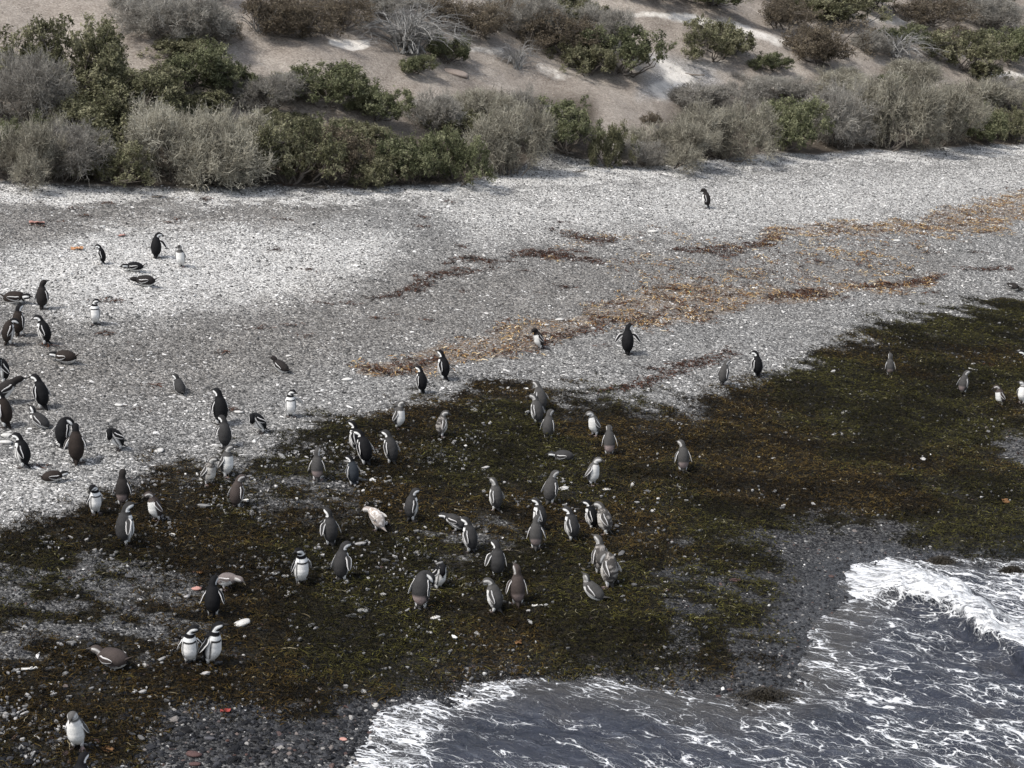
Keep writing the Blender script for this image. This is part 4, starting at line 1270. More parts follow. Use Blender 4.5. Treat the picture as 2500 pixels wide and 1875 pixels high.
        thk = np.interp(t, [0, .2, 1], [.014, .009, .003])
        bow = np.interp(t, [0, .4, 1], [0, .012, .004])
        kf_ = 12; f = np.arange(kf_) / kf_ * 2 * np.pi
        cc = root[None] + ax[None] * (t * .215)[:, None] + back_[None] * sweep[:, None] + nrm[None] * bow[:, None]
        FV = cc[:, None] + back_[None, None] * (np.cos(f)[None] * wd[:, None])[..., None] + nrm[None, None] * (np.sin(f)[None] * thk[:, None])[..., None]
        outer = np.sin(f) > -.15
        edge = np.cos(f) < -.72                      # white leading edge
        base_ = np.array(BACK[typ]) * .85
        fcol = np.where(outer[None, :, None], base_[None, None], np.array([.66, .65, .63])[None, None])
        fcol = np.repeat(fcol, m, 0)
        trail = np.cos(f) > .80
        fcol[:, edge] = (.74, .73, .72)
        fcol[:, trail] = (.62, .61, .60)
        i = np.arange(m - 1)[:, None] * kf_; j = np.arange(kf_)[None]; j2 = (j + 1) % kf_
        Qf = np.stack([i + j, i + j2, i + j2 + kf_, i + j + kf_], 2).reshape(-1, 4)
        acc.append((FV.reshape(-1, 3), Qf, fcol.reshape(-1, 3)))
    V_ = np.concatenate([a_[0] for a_ in acc])
    low = pose in ('prone', 'flat', 'crouch', 'crup')
    lift = -V0.reshape(-1, 3)[:, 2].min() + (-.030 if low else .045)
    V_[:, 2] += lift
    V_[:, 2] = np.maximum(V_[:, 2], -.02)
    fs = .10 if pose not in ('lean', 'bend') else .15
    kb = int(np.argmin(np.abs(s - fs)))
    fx = P[kb][0] + (.0 if pose in ('lean', 'bend') else .0); 
    if low: fx = P[int(np.argmin(np.abs(s - .05)))][0]
    else:
        V_[:, 0] -= fx; fx = 0.0
    acc2 = [(V_, np.concatenate([a_[1] + o_ for a_, o_ in zip(acc, np.cumsum([0] + [len(a_[0]) for a_ in acc[:-1]]))]), np.concatenate([a_[2] for a_ in acc]))]
    if low: V_[:, 0] -= V_[:, 0].mean(); fx = fx - 0
    # legs and webbed feet
    fcolr = np.array([.10, .085, .080]) if typ in ('ad', 'br', 'gr', 'sl', 'da') else np.array([.26, .20, .19])
    if not low:
        for sg in (1, -1):
            step = r.uniform(-.025, .035)
            fy = sg * .048
            top = np.array([0.0, fy, lift * .6 + .085]); bot = np.array([step, fy * 1.1, .012])
            lv, lq = tube_chain(np.stack([top, (top + bot) / 2, bot]), np.array([.040, .026, .016]), 8)
            lc = np.concatenate([np.repeat(WHT[None] * .9, 8, 0), np.repeat(WHT[None] * .8, 8, 0), np.repeat(fcolr[None], 8, 0)])
            acc2.append((lv, lq, lc))
            fa_ = sg * R(14)
            ux = np.array([math.cos(fa_), math.sin(fa_), 0]); uy = np.array([-math.sin(fa_), math.cos(fa_), 0]); uz = np.array([0, 0, 1.])
            o_ = np.array([step - .018, fy * 1.1, 0])
            outl = [(0, .012), (.045, .024), (.092, .040), (.078, .020), (.104, .004), (.104, -.004), (.078, -.020), (.092, -.040), (.045, -.024), (0, -.012)]
            tp_ = np.array([o_ + ux * a_ + uy * b_ + uz * (.024 - .15 * a_) for a_, b_ in outl]); bt = np.array([o_ + ux * a_ + uy * b_ - uz * .012 for a_, b_ in outl])
            nn = 10
            fv = np.concatenate([tp_, bt]); e = np.arange(nn); e2 = (e + 1) % nn
            fq = np.concatenate([np.stack([e, e2, e2 + nn, e + nn], 1), np.array([[0, 1, 8, 9], [1, 3, 6, 8], [1, 2, 3, 3], [8, 6, 7, 7], [3, 4, 5, 6]])])
            fq = np.array([q if len(set(q)) == 4 else q for q in fq.tolist()])
            acc2.append((fv, fq, np.repeat(fcolr[None], 20, 0)))
    off = 0; vs, qs, ts, cs = [], [], [], []
    for v_, q_, c_ in acc2:
        q_ = np.asarray(q_)
        bad = q_[:, 2] == q_[:, 3]
        qs.append(q_[~bad] + off); ts.append(q_[bad][:, :3] + off); vs.append(v_); cs.append(c_); off += len(v_)
    return mesh('penguin', np.concatenate(vs), Q=np.concatenate(qs), T=np.concatenate(ts) if sum(map(len, ts)) else None, mats=[MAT_PLUM], attrs={'plumage': np.concatenate(cs)}, smooth=True)


NOM = {'stand': .585, 'up': .615, 'lean': .47, 'bend': .43, 'preen': .49, 'tuck': .47, 'crouch': .43, 'crup': .45, 'prone': .56, 'flat': .60}
_pn = [0]


def bird(px, py, size, head, typ, pose, label, lean=0, turn=0, pitch=0, L=12, Rr=12, rump=0.0, mix=None, yoff=0.0):
    """px, py: feet in the 2500 wide photograph; size: its height there (its length for a lying bird)"""
    x, y, z, t = hit(px, py)
    if pose in ('stand', 'up'):
        lean = abs(lean) * .9 + 7
    if pose in ('stand', 'up', 'lean', 'bend') and math.sin(R(head)) > -.12:
        hh = (head + 90) % 360 - 90
        head = hh + max(-15, min(15, 90 - hh))
    sc = size * t / (F * NOM[pose] * (0.97 if pose not in ('prone', 'flat') else 1.0))
    sc = float(np.clip(sc, .82, 1.22))
    _pn[0] += 1
    me = penguin_mesh(typ, pose, lean, turn, pitch, L, Rr, 500 + _pn[0] * 7, mix, rump)
    o = tag(obj('penguin', me), label, 'penguin', 'penguins scattered over the beach')
    o.location = (x, y + yoff, z + (0.0 if pose not in ('prone', 'flat') else 0.0)); o.rotation_euler = (0, 0, R(head)); o.scale = (sc, sc, sc)
    return o


BIRDS = [
    # upper beach
    dict(px=1725, py=508, size=49, head=170, typ='da', pose='stand', lean=2, pitch=14, label='lone dark penguin high on the white shingle, nearest the shrubs on the right'),
    dict(px=250, py=645, size=50, head=184, typ='ad', pose='stand', lean=-4, pitch=30, turn=10, label='black and white penguin with bowed head facing left, leftmost of the upper trio'),
    dict(px=382, py=630, size=63, head=75, typ='ad', pose='stand', turn=-50, lean=6, L=8, Rr=34, label='black-backed penguin walking off with one flipper out, middle of the upper trio'),
    dict(px=442, py=651, size=54, head=268, typ='ju', pose='stand', turn=12, pitch=-8, label='white-fronted young penguin facing the camera, rightmost of the upper trio'),
    dict(px=320, py=662, size=60, head=188, typ='ad', pose='flat', turn=25, label='black penguin lying on its belly between the upper trio, upper of two lying there'),
    dict(px=345, py=697, size=68, head=182, typ='da', pose='flat', label='all dark penguin lying flat on white shingle, below the upper trio'),
    dict(px=48, py=741, size=80, head=-6, typ='br', pose='flat', turn=-12, L=16, Rr=18, label='penguin with white flipper edge lying flat, head to the right, left photo edge'),
    dict(px=104, py=755, size=69, head=62, typ='da', pose='stand', turn=-40, pitch=-8, label='plain brown-backed young penguin standing beside the long lying one at the left'),
    dict(px=233, py=792, size=64, head=285, typ='ad', pose='stand', turn=50, L=14, Rr=16, label='banded penguin facing the camera alone on white shingle at the left'),
    dict(px=46, py=820, size=75, head=58, typ='br', pose='stand', turn=-30, label='brown penguin seen from behind, standing behind a stooping one at the left edge'),
    dict(px=20, py=842, size=72, head=30, typ='br', pose='stand', mix=('preen', .55), turn=-20, label='brown penguin with bent neck and white stripe, at the left edge beside another'),
    dict(px=113, py=841, size=75, head=186, typ='ad', pose='stand', lean=-8, L=8, Rr=10, label='penguin showing white belly, walking left behind the pair at the left edge'),
    dict(px=150, py=884, size=80, head=165, typ='br', pose='flat', turn=10, L=18, Rr=18, label='brown-backed penguin lying down facing left on grey shingle, above two white stones'),
    dict(px=10, py=935, size=60, head=200, typ='ad', pose='tuck', turn=80, label='black penguin preening at the left photo edge with its head turned right'),
    dict(px=105, py=998, size=86, head=155, typ='ad', pose='stand', turn=25, lean=4, L=10, Rr=10, label='glossy black penguin striding left on grey shingle, white C on its cheek'),
    dict(px=6, py=985, size=70, head=20, typ='da', pose='lean', label='dark penguin leaning over behind another, cut by the left photo edge'),
    dict(px=15, py=1043, size=90, head=170, typ='br', pose='stand', turn=20, label='brown upright penguin cut by the left photo edge, in front of a leaning one'),
    dict(px=92, py=1042, size=58, head=172, typ='gr', pose='crup', turn=10, L=14, Rr=14, label='grey penguin sitting on the shingle with raised head, below the glossy black one'),
    dict(px=155, py=1094, size=74, head=70, typ='ad', pose='preen', turn=-55, L=34, Rr=12, lean=-4, label='black penguin bowing its head towards the brown one beside it, left shingle'),
    dict(px=188, py=1131, size=96, head=112, typ='br', pose='stand', turn=20, L=26, Rr=18, lean=2, label='brown-backed penguin seen from behind with flippers apart, facing a bowing black one'),
    dict(px=292, py=1097, size=60, head=212, typ='ad', pose='tuck', turn=85, lean=28, L=20, Rr=14, label='penguin bent double preening, bright white breast to the left, left of centre shingle'),
    dict(px=436, py=956, size=48, head=120, typ='gr', pose='crouch', turn=30, label='small dark penguin sitting alone on grey shingle, seen from behind'),
    dict(px=60, py=1141, size=87, head=186, typ='ad', pose='stand', turn=0, lean=-6, L=8, Rr=8, label='banded penguin facing left with tail on the shingle, lower left, near the edge'),
    dict(px=140, py=1175, size=72, head=22, typ='br', pose='flat', turn=10, L=14, Rr=14, label='dark brown penguin lying down facing right on pale pebbles, lower left'),
    dict(px=680, py=906, size=46, head=152, typ='da', pose='crouch', mix=('prone', .35), label='dark penguin resting on its belly alone, right of the small sitting one'),
    # shingle near the weed edge
    dict(px=540, py=1037, size=88, head=128, typ='ad', pose='stand', turn=20, L=22, Rr=6, label='tall black penguin facing away, upper one of a stacked row of two'),
    dict(px=550, py=1094, size=80, head=118, typ='gr', pose='stand', turn=20, L=24, Rr=6, label='dark grey penguin directly below the tall black one facing away'),
    dict(px=710, py=1017, size=70, head=282, typ='ad', pose='stand', turn=60, L=46, Rr=8, label='banded penguin facing the camera with one flipper held out, on open shingle'),
    dict(px=640, py=1056, size=56, head=205, typ='ad', pose='tuck', turn=80, lean=30, L=10, Rr=16, label='penguin stooping to preen just right of the stacked row of two'),
    dict(px=553, py=1163, size=80, head=325, typ='ju', pose='stand', turn=30, lean=-2, label='clean white-fronted young penguin beside a blotchy one at the weed edge'),
    dict(px=510, py=1184, size=76, head=318, typ='mo', pose='stand', turn=30, lean=6, L=26, label='blotchy moulting penguin with patchy belly at the weed edge'),
    dict(px=233, py=1254, size=80, head=300, typ='ad', pose='stand', turn=-40, pitch=20, lean=-6, label='banded penguin with white chest looking down, lower left where weed begins'),
    dict(px=300, py=1233, size=84, head=85, typ='da', pose='stand', rump=.6, pitch=-10, label='dark plain-backed penguin seen from behind, between two white-fronted ones at the lower left'),
    dict(px=383, py=1270, size=78, head=215, typ='jb', pose='stand', turn=-15, lean=8, pitch=10, Rr=24, label='brownish young penguin with white belly leaning left at the lower left'),
    dict(px=305, py=1332, size=106, head=20, typ='gr', pose='stand', turn=10, lean=4, Rr=32, L=20, label='grey penguin mid-stride to the right with swinging flipper, lower left weed'),
    dict(px=577, py=1240, size=82, head=40, typ='jb', pose='stand', turn=-20, lean=4, label='reddish brown young penguin facing right, below the blotchy one'),
    dict(px=775, py=1173, size=80, head=88, typ='ju', pose='up', turn=-30, rump=.8, label='grey young penguin from behind with pinkish rump, left part of the weed'),
    dict(px=863, py=1184, size=72, head=140, typ='sl', pose='stand', turn=30, lean=-2, label='small slate-blue penguin in front of the banded pair'),
    dict(px=870, py=1104, size=76, head=170, typ='ad', pose='stand', turn=10, label='banded penguin half hidden behind its neighbour, left of the pair in the weed'),
    dict(px=893, py=1134, size=87, head=150, typ='ad', pose='stand', turn=20, lean=2, label='banded penguin overlapping another, right of the pair in the weed'),
    dict(px=957, py=1132, size=83, head=152, typ='gr', pose='stand', turn=20, lean=-2, label='dark grey banded penguin facing left, just right of the overlapping pair'),
    dict(px=973, py=1046, size=70, head=332, typ='ju', pose='stand', turn=15, lean=2, label='young penguin with bright white belly facing right at the upper weed edge'),
    dict(px=1077, py=1066, size=66, head=12, typ='mo', pose='stand', turn=-20, lean=-2, pitch=15, label='scruffy pale-backed penguin facing right on a weed tuft, upper weed edge'),
    dict(px=1030, py=960, size=66, head=150, typ='ad', pose='stand', turn=20, label='black banded penguin facing left on shingle, lower one of two under the rust weed'),
    dict(px=1085, py=927, size=74, head=165, typ='ad', pose='up', turn=10, mix=('stand', .4), label='black banded penguin with raised beak, upper one of two at the rust weed line'),
    dict(px=1318, py=851, size=56, head=205, typ='da', pose='stand', turn=10, pitch=15, lean=-8, label='penguin with white front facing left on the rust weed line, centre'),
    dict(px=1532, py=865, size=74, head=80, typ='ad', pose='stand', turn=-45, L=52, Rr=48, lean=2, label='black penguin seen from behind with both flippers spread wide'),
    dict(px=1765, py=940, size=62, head=28, typ='ju', pose='stand', lean=10, turn=-10, label='grey young penguin leaning right on shingle, left of a banded one'),
    dict(px=1848, py=920, size=64, head=140, typ='ad', pose='stand', turn=30, L=18, Rr=8, label='banded penguin at the right weed edge, facing away to the left'),
    # middle of the weed
    dict(px=1322, py=1004, size=74, head=150, typ='ju', pose='stand', turn=10, pitch=-15, lean=4, label='grey penguin standing close behind another at the upper weed edge, centre'),
    dict(px=1313, py=1035, size=74, head=152, typ='ju', pose='stand', turn=15, lean=4, label='grey penguin hiding the lower half of the one behind it, centre'),
    dict(px=1338, py=1072, size=72, head=55, typ='ju', pose='stand', turn=-30, label='grey-backed penguin looking right, just below the close grey pair'),
    dict(px=1453, py=1063, size=66, head=212, typ='lt', pose='stand', turn=-15, lean=-8, label='young penguin with white belly and flipper facing left, right of the close grey pair'),
    dict(px=1487, py=1111, size=74, head=95, typ='ju', pose='stand', pitch=25, rump=.9, label='grey penguin from behind with a pale rump, below the white-bellied young one'),
    dict(px=1365, py=1125, size=72, head=172, typ='gr', pose='flat', turn=10, L=16, Rr=18, label='grey penguin lying on the weed facing left, centre'),
    dict(px=1445, py=1183, size=73, head=322, typ='lt', pose='stand', turn=25, lean=4, label='white-headed young penguin with white belly facing right, below the lying grey one'),
    dict(px=1667, py=1151, size=76, head=112, typ='ju', pose='stand', turn=40, rump=.7, label='lone grey penguin from behind, farthest right of the middle weed group'),
    dict(px=1342, py=1230, size=82, head=38, typ='ju', pose='stand', turn=-20, lean=2, L=10, Rr=10, label='grey young penguin facing right near the white-headed one'),
    dict(px=1212, py=1247, size=80, head=155, typ='ju', pose='stand', turn=10, pitch=-12, lean=-4, label='grey young penguin facing left with tail on the weed, left of centre group'),
    dict(px=1320, py=1292, size=78, head=185, typ='gr', pose='stand', turn=-5, label='banded grey penguin mostly hidden behind a grey one seen from behind'),
    dict(px=1308, py=1340, size=82, head=82, typ='ju', pose='stand', turn=-25, L=14, Rr=20, rump=.5, label='grey penguin from behind hiding a banded one, centre of the weed'),
    dict(px=1398, py=1320, size=85, head=165, typ='gr', pose='stand', turn=15, lean=-6, label='smooth grey penguin facing left, white flipper edge, left of a shaggy moulting one'),
    dict(px=1447, py=1292, size=74, head=172, typ='ad', pose='stand', turn=8, label='black-headed penguin peeping out behind the shaggy moulting one'),
    dict(px=1480, py=1304, size=84, head=185, typ='mo', pose='stand', turn=-20, lean=-8, pitch=14, label='shaggy moulting penguin with white C on its cheek, centre right of the weed'),
    dict(px=1466, py=1400, size=92, head=128, typ='mo', pose='stand', turn=20, pitch=-10, label='tall mottled penguin behind a preening one, lower right of the group'),
    dict(px=1488, py=1433, size=84, head=140, typ='mo', pose='tuck', turn=70, label='mottled penguin with its head tucked in preening, lower right of the group'),
    dict(px=1442, py=1459, size=66, head=158, typ='ju', pose='crup', turn=10, label='grey young penguin squatting with beak raised, lowest right of the group'),
    dict(px=1215, py=1409, size=90, head=118, typ='gr', pose='stand', turn=15, L=26, Rr=8, lean=-2, label='dark grey penguin from behind, its flipper half out, lower centre'),
    dict(px=1264, py=1477, size=100, head=112, typ='jb', pose='up', turn=25, rump=.4, label='brownish grey penguin from behind with beak pointing up, lower centre'),
    dict(px=1212, py=1495, size=90, head=168, typ='ju', pose='stand', turn=15, lean=-3, label='grey penguin facing left with a bright white front, lower centre'),
    dict(px=1070, py=1437, size=66, head=320, typ='ad', pose='tuck', turn=-60, lean=12, label='black and white penguin curled over preening behind a grey one, lower centre'),
    dict(px=1028, py=1486, size=92, head=70, typ='gr', pose='preen', turn=-70, rump=.9, label='grey penguin bowing its head to preen, white blotches on its rump, lower centre'),
    dict(px=808, py=1331, size=93, head=138, typ='gr', pose='up', mix=('stand', .35), turn=20, L=28, Rr=8, label='dark grey penguin with lifted beak and flipper out, weed left of centre'),
    dict(px=925, py=1295, size=58, head=150, typ='pa', pose='bend', mix=('lean', .4), turn=15, label='whitish moulting penguin bent over forward on the weed'),
    dict(px=1003, py=1271, size=80, head=22, typ='gr', pose='stand', turn=-10, lean=6, label='banded penguin with white ring on its face facing right, beside the whitish moulting one'),
    dict(px=1118, py=1296, size=58, head=172, typ='gr', pose='lean', lean=12, turn=5, label='grey banded penguin stretched forward horizontally, partly behind another'),
    dict(px=1150, py=1348, size=87, head=162, typ='gr', pose='stand', turn=10, lean=-5, label='banded grey penguin in front of the horizontally stretched one'),
    dict(px=735, py=1425, size=96, head=298, typ='ad', pose='stand', turn=-60, pitch=8, lean=-2, L=20, Rr=10, label='white-fronted banded penguin walking towards the camera, weed left of centre'),
    dict(px=833, py=1418, size=97, head=42, typ='gr', pose='stand', turn=-20, L=8, Rr=26, label='banded dark grey penguin facing right with white flipper edge, beside the white-fronted one'),
    dict(px=520, py=1504, size=96, head=82, typ='ad', pose='stand', turn=5, L=24, Rr=24, label='penguin seen squarely from behind with white head stripes, flippers apart'),
    dict(px=548, py=1436, size=60, head=-24, typ='pk', pose='lean', lean=22, turn=-5, label='dull pinkish grey penguin stooping right behind the square-backed one'),
    # bottom left
    dict(px=262, py=1623, size=110, head=158, typ='jb', pose='prone', turn=10, L=14, Rr=16, label='brown young penguin lying on the weed with raised head, bottom left'),
    dict(px=465, py=1619, size=104, head=282, typ='ad', pose='stand', turn=70, L=28, Rr=14, pitch=-6, label='cream-bellied banded penguin with open flippers, left of the bottom pair'),
    dict(px=516, py=1621, size=112, head=325, typ='ad', pose='stand', turn=30, lean=2, pitch=-6, L=16, Rr=12, label='banded penguin in profile facing right, right of the bottom pair'),
    dict(px=190, py=1826, size=112, head=268, typ='lt', pose='stand', turn=0, pitch=14, lean=-2, label='pale young penguin facing straight to the camera, bottom left corner'),
    dict(px=200, py=1950, size=112, head=70, typ='ad', pose='stand', turn=-10, label='penguin whose striped head alone shows at the bottom edge of the photo'),
    # right edge
    dict(px=2172, py=917, size=54, head=98, typ='ju', pose='up', turn=20, rump=.5, label='grey penguin from behind, alone on the far right weed field'),
    dict(px=2350, py=961, size=57, head=30, typ='ju', pose='stand', turn=-10, lean=2, rump=.5, label='young penguin facing right with white front, leftmost of three at the right edge'),
    dict(px=2443, py=990, size=54, head=190, typ='jb', pose='stand', turn=-10, pitch=14, lean=-10, label='brown and white moulting penguin, middle of three at the right edge'),
    dict(px=2495, py=984, size=54, head=225, typ='lt', pose='stand', turn=-20, label='white-fronted young penguin cut by the right photo edge'),
    dict(px=2508, py=880, size=60, head=178, typ='ad', pose='prone', label='penguin lying down at the right photo edge, only its head and breast in view'),
    dict(px=2470, py=706, size=44, head=115, typ='da', pose='flat', label='small dark hunched penguin far off on the shingle near the right edge'),
]
for b_ in BIRDS:
    bird(**b_)

# ------------------------------------------------------------------ single stones and scraps one can point at
def lump_mesh(name, size, flat, elong, mat, seed, hollow=0.0):
    r = np.random.default_rng(seed)
    nu, nvv = 14, 9
    th_ = np.linspace(0, np.pi, nvv); ph_ = np.arange(nu) / nu * 2 * np.pi
    X_ = np.sin(th_)[:, None] * np.cos(ph_)[None]; Y_ = np.sin(th_)[:, None] * np.sin(ph_)[None]; Z_ = np.cos(th_)[:, None] + 0 * X_
    rad = 1 + .45 * (fbm(X_ * 1.3 + seed, Y_ * 1.3 + Z_ * .9, 3, seed) - .5)
    v_ = np.stack([X_ * rad * size * elong, Y_ * rad * size, Z_ * rad * size * flat], 2).reshape(-1, 3)
    i = np.arange(nvv - 1)[:, None] * nu; j = np.arange(nu)[None]; j2 = (j + 1) % nu
    return mesh(name, v_, Q=np.stack([i + j, i + j2, i + j2 + nu, i + j + nu], 2).reshape(-1, 4), mats=[mat], smooth=True)


def plain(name, c1, c2, rough=.8):
    m = NT(name); nz = m.noise(m.pos(), 40.0, 4, .6)
    return m.out(m.ramp(nz, [(.3, c1), (.7, c2)]), rough, nz, .5, .01, .25)


def stick_mesh(name, length, rad, mat, seed, fork=True):
    r = np.random.default_rng(seed)
    acc = Acc()
    P = np.stack([np.linspace(-.5, .5, 9) * length, np.cumsum(r.normal(0, .025, 9)) * length, np.full(9, rad * .7) + np.abs(r.normal(0, .01, 9))], 1)
    acc.add(*tube_chain(P, np.linspace(rad, rad * .4, 9), 6))
    if fork:
        for f in (4, 6):
            e = P[f] + np.array([.16 * length, r.choice([-1, 1]) * .14 * length, .03])
            acc.add(*tube_chain(np.stack([P[f], (P[f] + e) / 2 + [0, 0, .01], e]), np.array([.5, .4, .2]) * rad, 5))
    return acc.mesh(name, [mat])


def scrap_mesh(name, size, mat, seed):
    """torn crumpled sheet with thickness"""
    r = np.random.default_rng(seed)
    n_ = 11
    u_, v_ = np.meshgrid(np.linspace(-1, 1, n_), np.linspace(-1, 1, n_))
    zt = .75 * (fbm(u_ * 1.6 + seed, v_ * 1.6, 3, seed) - .3)
    sq_ = 1 + .35 * (fbm(u_ * 1.2, v_ * 1.2 + seed, 2, seed + 5) - .5)
    top = np.stack([u_ * sq_, v_ * sq_ * .6, zt + .06], 2).reshape(-1, 3) * size; bt = top - [0, 0, size * .06]
    I_ = np.arange(n_ * n_).reshape(n_, n_)
    a_, b_, c_, d_ = I_[:-1, :-1].ravel(), I_[:-1, 1:].ravel(), I_[1:, 1:].ravel(), I_[1:, :-1].ravel()
    keep = r.random(len(a_)) > .10
    q1 = np.stack([a_, b_, c_, d_], 1)[keep]; q2 = np.stack([d_, c_, b_, a_], 1)[keep] + n_ * n_
    rim = np.concatenate([I_[0], I_[1:, -1], I_[-1, -2::-1], I_[-2:0:-1, 0]]); rn = np.roll(rim, -1)
    q3 = np.stack([rn, rim, rim + n_ * n_, rn + n_ * n_], 1)
    return mesh(name, np.concatenate([top, bt]), Q=np.concatenate([q1, q2, q3]), mats=[mat])


PALE = plain('stone_pale', (.42, .41, .39), (.62, .61, .585)); BONE = plain('bone_white', (.6, .58, .53), (.8, .78, .74))
ORANGE = plain('orange_scrap', (.42, .19, .10), (.55, .33, .17)); PINK = plain('pink_scrap', (.36, .18, .15), (.48, .28, .24))
REDW = plain('red_weed', (.22, .035, .032), (.34, .07, .055)); RUST = plain('rust_leaf', (.10, .050, .022), (.19, .10, .04)); REDSTONE = plain('stone_red', (.060, .036, .034), (.11, .065, .06))
DARKS = plain('stone_dark', (.05, .05, .055), (.10, .10, .11)); BLACKW = plain('weed_black', (.012, .011, .009), (.04, .032, .02), .5); TEAL = plain('teal_plastic', (.02, .25, .2), (.04, .36, .28))
DRIFT = plain('driftwood', (.10, .085, .07), (.24, .21, .18))


def clump_mesh(name, size, mat, seed):
    n_ = 900
    a_ = rng.uniform(0, 6.28, n_); r_ = np.abs(rng.normal(0, .55, n_)) * size
    x_, y_ = np.cos(a_) * r_ * 1.5, np.sin(a_) * r_ * .8
    z_ = .45 * size * np.exp(-(r_ / size / .7) ** 2) * rng.uniform(.1, 1, n_)
    v_, q_ = strands(x_, y_, z_, rng.uniform(.05, .16, n_), rng.uniform(.004, .010, n_), rng.uniform(0, .03, n_), 4, 1.5)
    return mesh(name, v_, Q=q_, mats=[mat])


def put(me, name, px, py, label, cat, rz=None, dz=0.01, group=None):
    x, y, z, t = hit(px, py)
    o = tag(obj(name, me), label, cat, group)
    o.location = (x, y, z + dz); o.rotation_euler = (rng.normal(0, .08), rng.normal(0, .08), rng.uniform(0, 6) if rz is None else rz)
    return o


def px_size(px, py, w):
    return w / F * hit(px, py)[3] / 2


STONES = [
    (150, 899, 10, 'left one of two round white stones below the lying brown penguin', PALE), (176, 903, 9, 'right one of two round white stones below the lying brown penguin', PALE),
    (848, 927, 19, 'flat oval white stone left of the two penguins at the rust weed', PALE), (704, 870, 10, 'white stone beside the dark penguin resting alone', PALE),
    (290, 990, 16, 'white stone on shingle right of the sitting grey penguin', PALE), (18, 1064, 22, 'flat white stone at the left photo edge near a banded penguin', PALE),
    (14, 1081, 26, 'pale slab of stone at the left photo edge, below the flat white stone', PALE), (388, 1102, 20, 'pale stone right of the penguin bent double', PALE),
    (582, 1007, 17, 'white stone between the tall black penguin and the stooping one', PALE), (1332, 794, 13, 'white stone just behind the penguin on the rust weed line', PALE),
    (1366, 781, 15, 'bright white stone up the beach from the rust weed line', PALE), (1593, 566, 18, 'long white stone on the upper weed line', PALE),
    (2190, 588, 14, 'white stone below the golden weed band at the right', PALE), (590, 1523, 32, 'pale grey rock on dark weed right of the square-backed penguin', PALE),
    (885, 1492, 20, 'buff stone below the bowing grey penguin at lower left', PALE), (1063, 1509, 18, 'cream stone on weed below the bowing grey penguin', PALE),
    (672, 1401, 18, 'grey white stone left of the white-fronted walking penguin', PALE), (2065, 1007, 17, 'white oval stone on the far right weed field', PALE),
    (1376, 1194, 20, 'angular white stone left of the white-headed young penguin', PALE), (1482, 1196, 15, 'yellowish stone right of the white-headed young penguin', PALE),
    (488, 1398, 14, 'upper small orange pebble near the stooping pinkish penguin', RUST), (480, 1438, 18, 'round pink pebble left of the square-backed penguin', PINK),
    (472, 1843, 28, 'brick-red flat stone among wet pebbles at the bottom', REDSTONE), (475, 1867, 20, 'small reddish stone at the bottom edge among wet pebbles', REDSTONE),
    (511, 1804, 20, 'large dark grey pebble among wet pebbles at the bottom', DARKS), (680, 1822, 22, 'dark rounded pebble near the foam at the bottom', DARKS),
    (1795, 1418, 20, 'pinkish brown stone on wet shingle left of the breaking wave', REDSTONE), (838, 1806, 14, 'small pink stone beside the foam edge at the bottom', PINK),
]
for i, (px, py, wd, lb, mt) in enumerate(STONES):
    put(lump_mesh('stone', px_size(px, py, wd), .42, 1.45, mt, 900 + i), 'stone', px, py, lb, 'stone', rz=rng.normal(0, .35), group='larger single stones lying on the beach')
put(scrap_mesh('litter_scrap', px_size(188, 609, 30), ORANGE, 31), 'litter_scrap', 188, 609, 'orange and yellow scrap of litter on the left shingle', 'litter', rz=.1)
put(scrap_mesh('litter_scrap', px_size(90, 544, 34), PINK, 32), 'litter_scrap', 90, 546, 'long pink scrap on the upper left shingle below the shrubs', 'litter', rz=.35)
put(scrap_mesh('litter_scrap', px_size(298, 575, 20), PINK, 33), 'litter_scrap', 298, 577, 'faint pink scrap left of the upper trio of penguins', 'litter', rz=.9)
put(scrap_mesh('litter_scrap', px_size(1682, 713, 9), TEAL, 34), 'litter_scrap', 1682, 714, 'tiny teal scrap of plastic in the golden weed', 'litter', rz=.2)
put(scrap_mesh('weed_frond', px_size(550, 1735, 24), REDW, 35), 'weed_frond', 550, 1737, 'bright red frond of weed on wet pebbles, bottom left', 'seaweed')
put(scrap_mesh('weed_frond', px_size(262, 1832, 34), RUST, 36), 'weed_frond', 262, 1833, 'large rust brown frond right of the pale young penguin', 'seaweed')
put(scrap_mesh('weed_frond', px_size(478, 1661, 16), RUST, 37), 'weed_frond', 478, 1662, 'small orange frond below the bottom pair of penguins', 'seaweed')
put(scrap_mesh('weed_frond', px_size(1265, 1570, 26), RUST, 38), 'weed_frond', 1265, 1571, 'amber frond of weed near the water, bottom centre', 'seaweed')
put(scrap_mesh('weed_frond', px_size(2455, 1225, 26), RUST, 39), 'weed_frond', 2455, 1226, 'brown frond on the dark weed at the far right', 'seaweed')
put(clump_mesh('weed_clump', px_size(1868, 1705, 90), BLACKW, 41), 'weed_clump', 1868, 1705, 'black clump of weed washed at the water edge below the shingle point', 'seaweed', rz=.1)
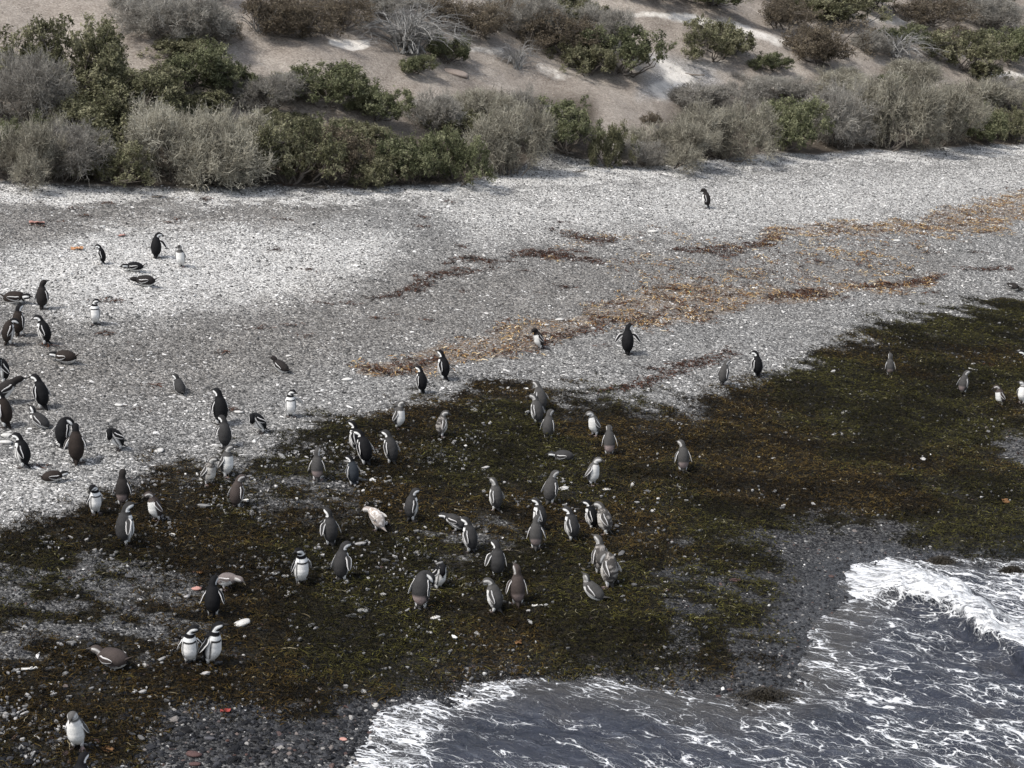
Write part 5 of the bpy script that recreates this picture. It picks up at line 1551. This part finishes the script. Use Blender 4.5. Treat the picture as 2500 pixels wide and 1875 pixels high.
put(clump_mesh('weed_clump', px_size(2300, 1374, 44), BLACKW, 42), 'weed_clump', 2300, 1374, 'dark weed lump at the top of the breaking foam', 'seaweed', rz=-.3)
put(clump_mesh('weed_clump', px_size(2478, 1399, 60), BLACKW, 43), 'weed_clump', 2470, 1400, 'dark brown weed lump in the shallows at the right photo edge', 'seaweed', rz=0)
put(stick_mesh('stick', px_size(1312, 1482, 28) * 2, .016, BONE, 51, False), 'stick', 1312, 1482, 'short white stick beside the brownish grey penguin with raised beak', 'stick', rz=0.0)
put(stick_mesh('stick', px_size(1235, 1346, 26) * 2, .014, DRIFT, 52), 'stick', 1238, 1347, 'forked grey twig right of the dark grey penguin seen from behind', 'stick', rz=-.2)
put(stick_mesh('stick', px_size(2377, 902, 26) * 2, .014, BONE, 53), 'stick', 2377, 904, 'curved white stick above the three penguins at the right edge', 'stick', rz=-.5)
put(stick_mesh('stick', px_size(1690, 184, 60) * 2, .05, DRIFT, 54), 'stick', 1690, 186, 'dark fallen branch on the sandy track beside the solitary olive shrub', 'stick', rz=-.2)
put(stick_mesh('stick', px_size(385, 482, 26) * 2, .03, DRIFT, 55, False), 'stick', 385, 483, 'short dark stick on white shingle in front of the largest pale shrubs', 'stick', rz=.1)
put(stick_mesh('stick', px_size(1415, 421, 34) * 2, .03, DRIFT, 56), 'stick', 1415, 422, 'small driftwood branch on the pale shingle of the sandy gap', 'stick', rz=.1)
put(stick_mesh('stick', px_size(80, 1760, 22) * 2, .016, BONE, 57, False), 'stick', 90, 1805, 'white broken stick left of the pale young penguin at the bottom', 'stick', rz=-.9)
put(stick_mesh('stick', px_size(75, 1640, 40) * 2, .018, BONE, 58), 'stick', 72, 1636, 'pale bent stick below the lying brown young penguin', 'stick', rz=.4)
put(lump_mesh('rock', px_size(1125, 172, 46), .35, 1.6, plain('rock_pink', (.34, .27, .22), (.5, .42, .36)), 61), 'rock', 1110, 178, 'low pinkish rock ledge at the right end of the tangled dead branches', 'rock', rz=-.2)
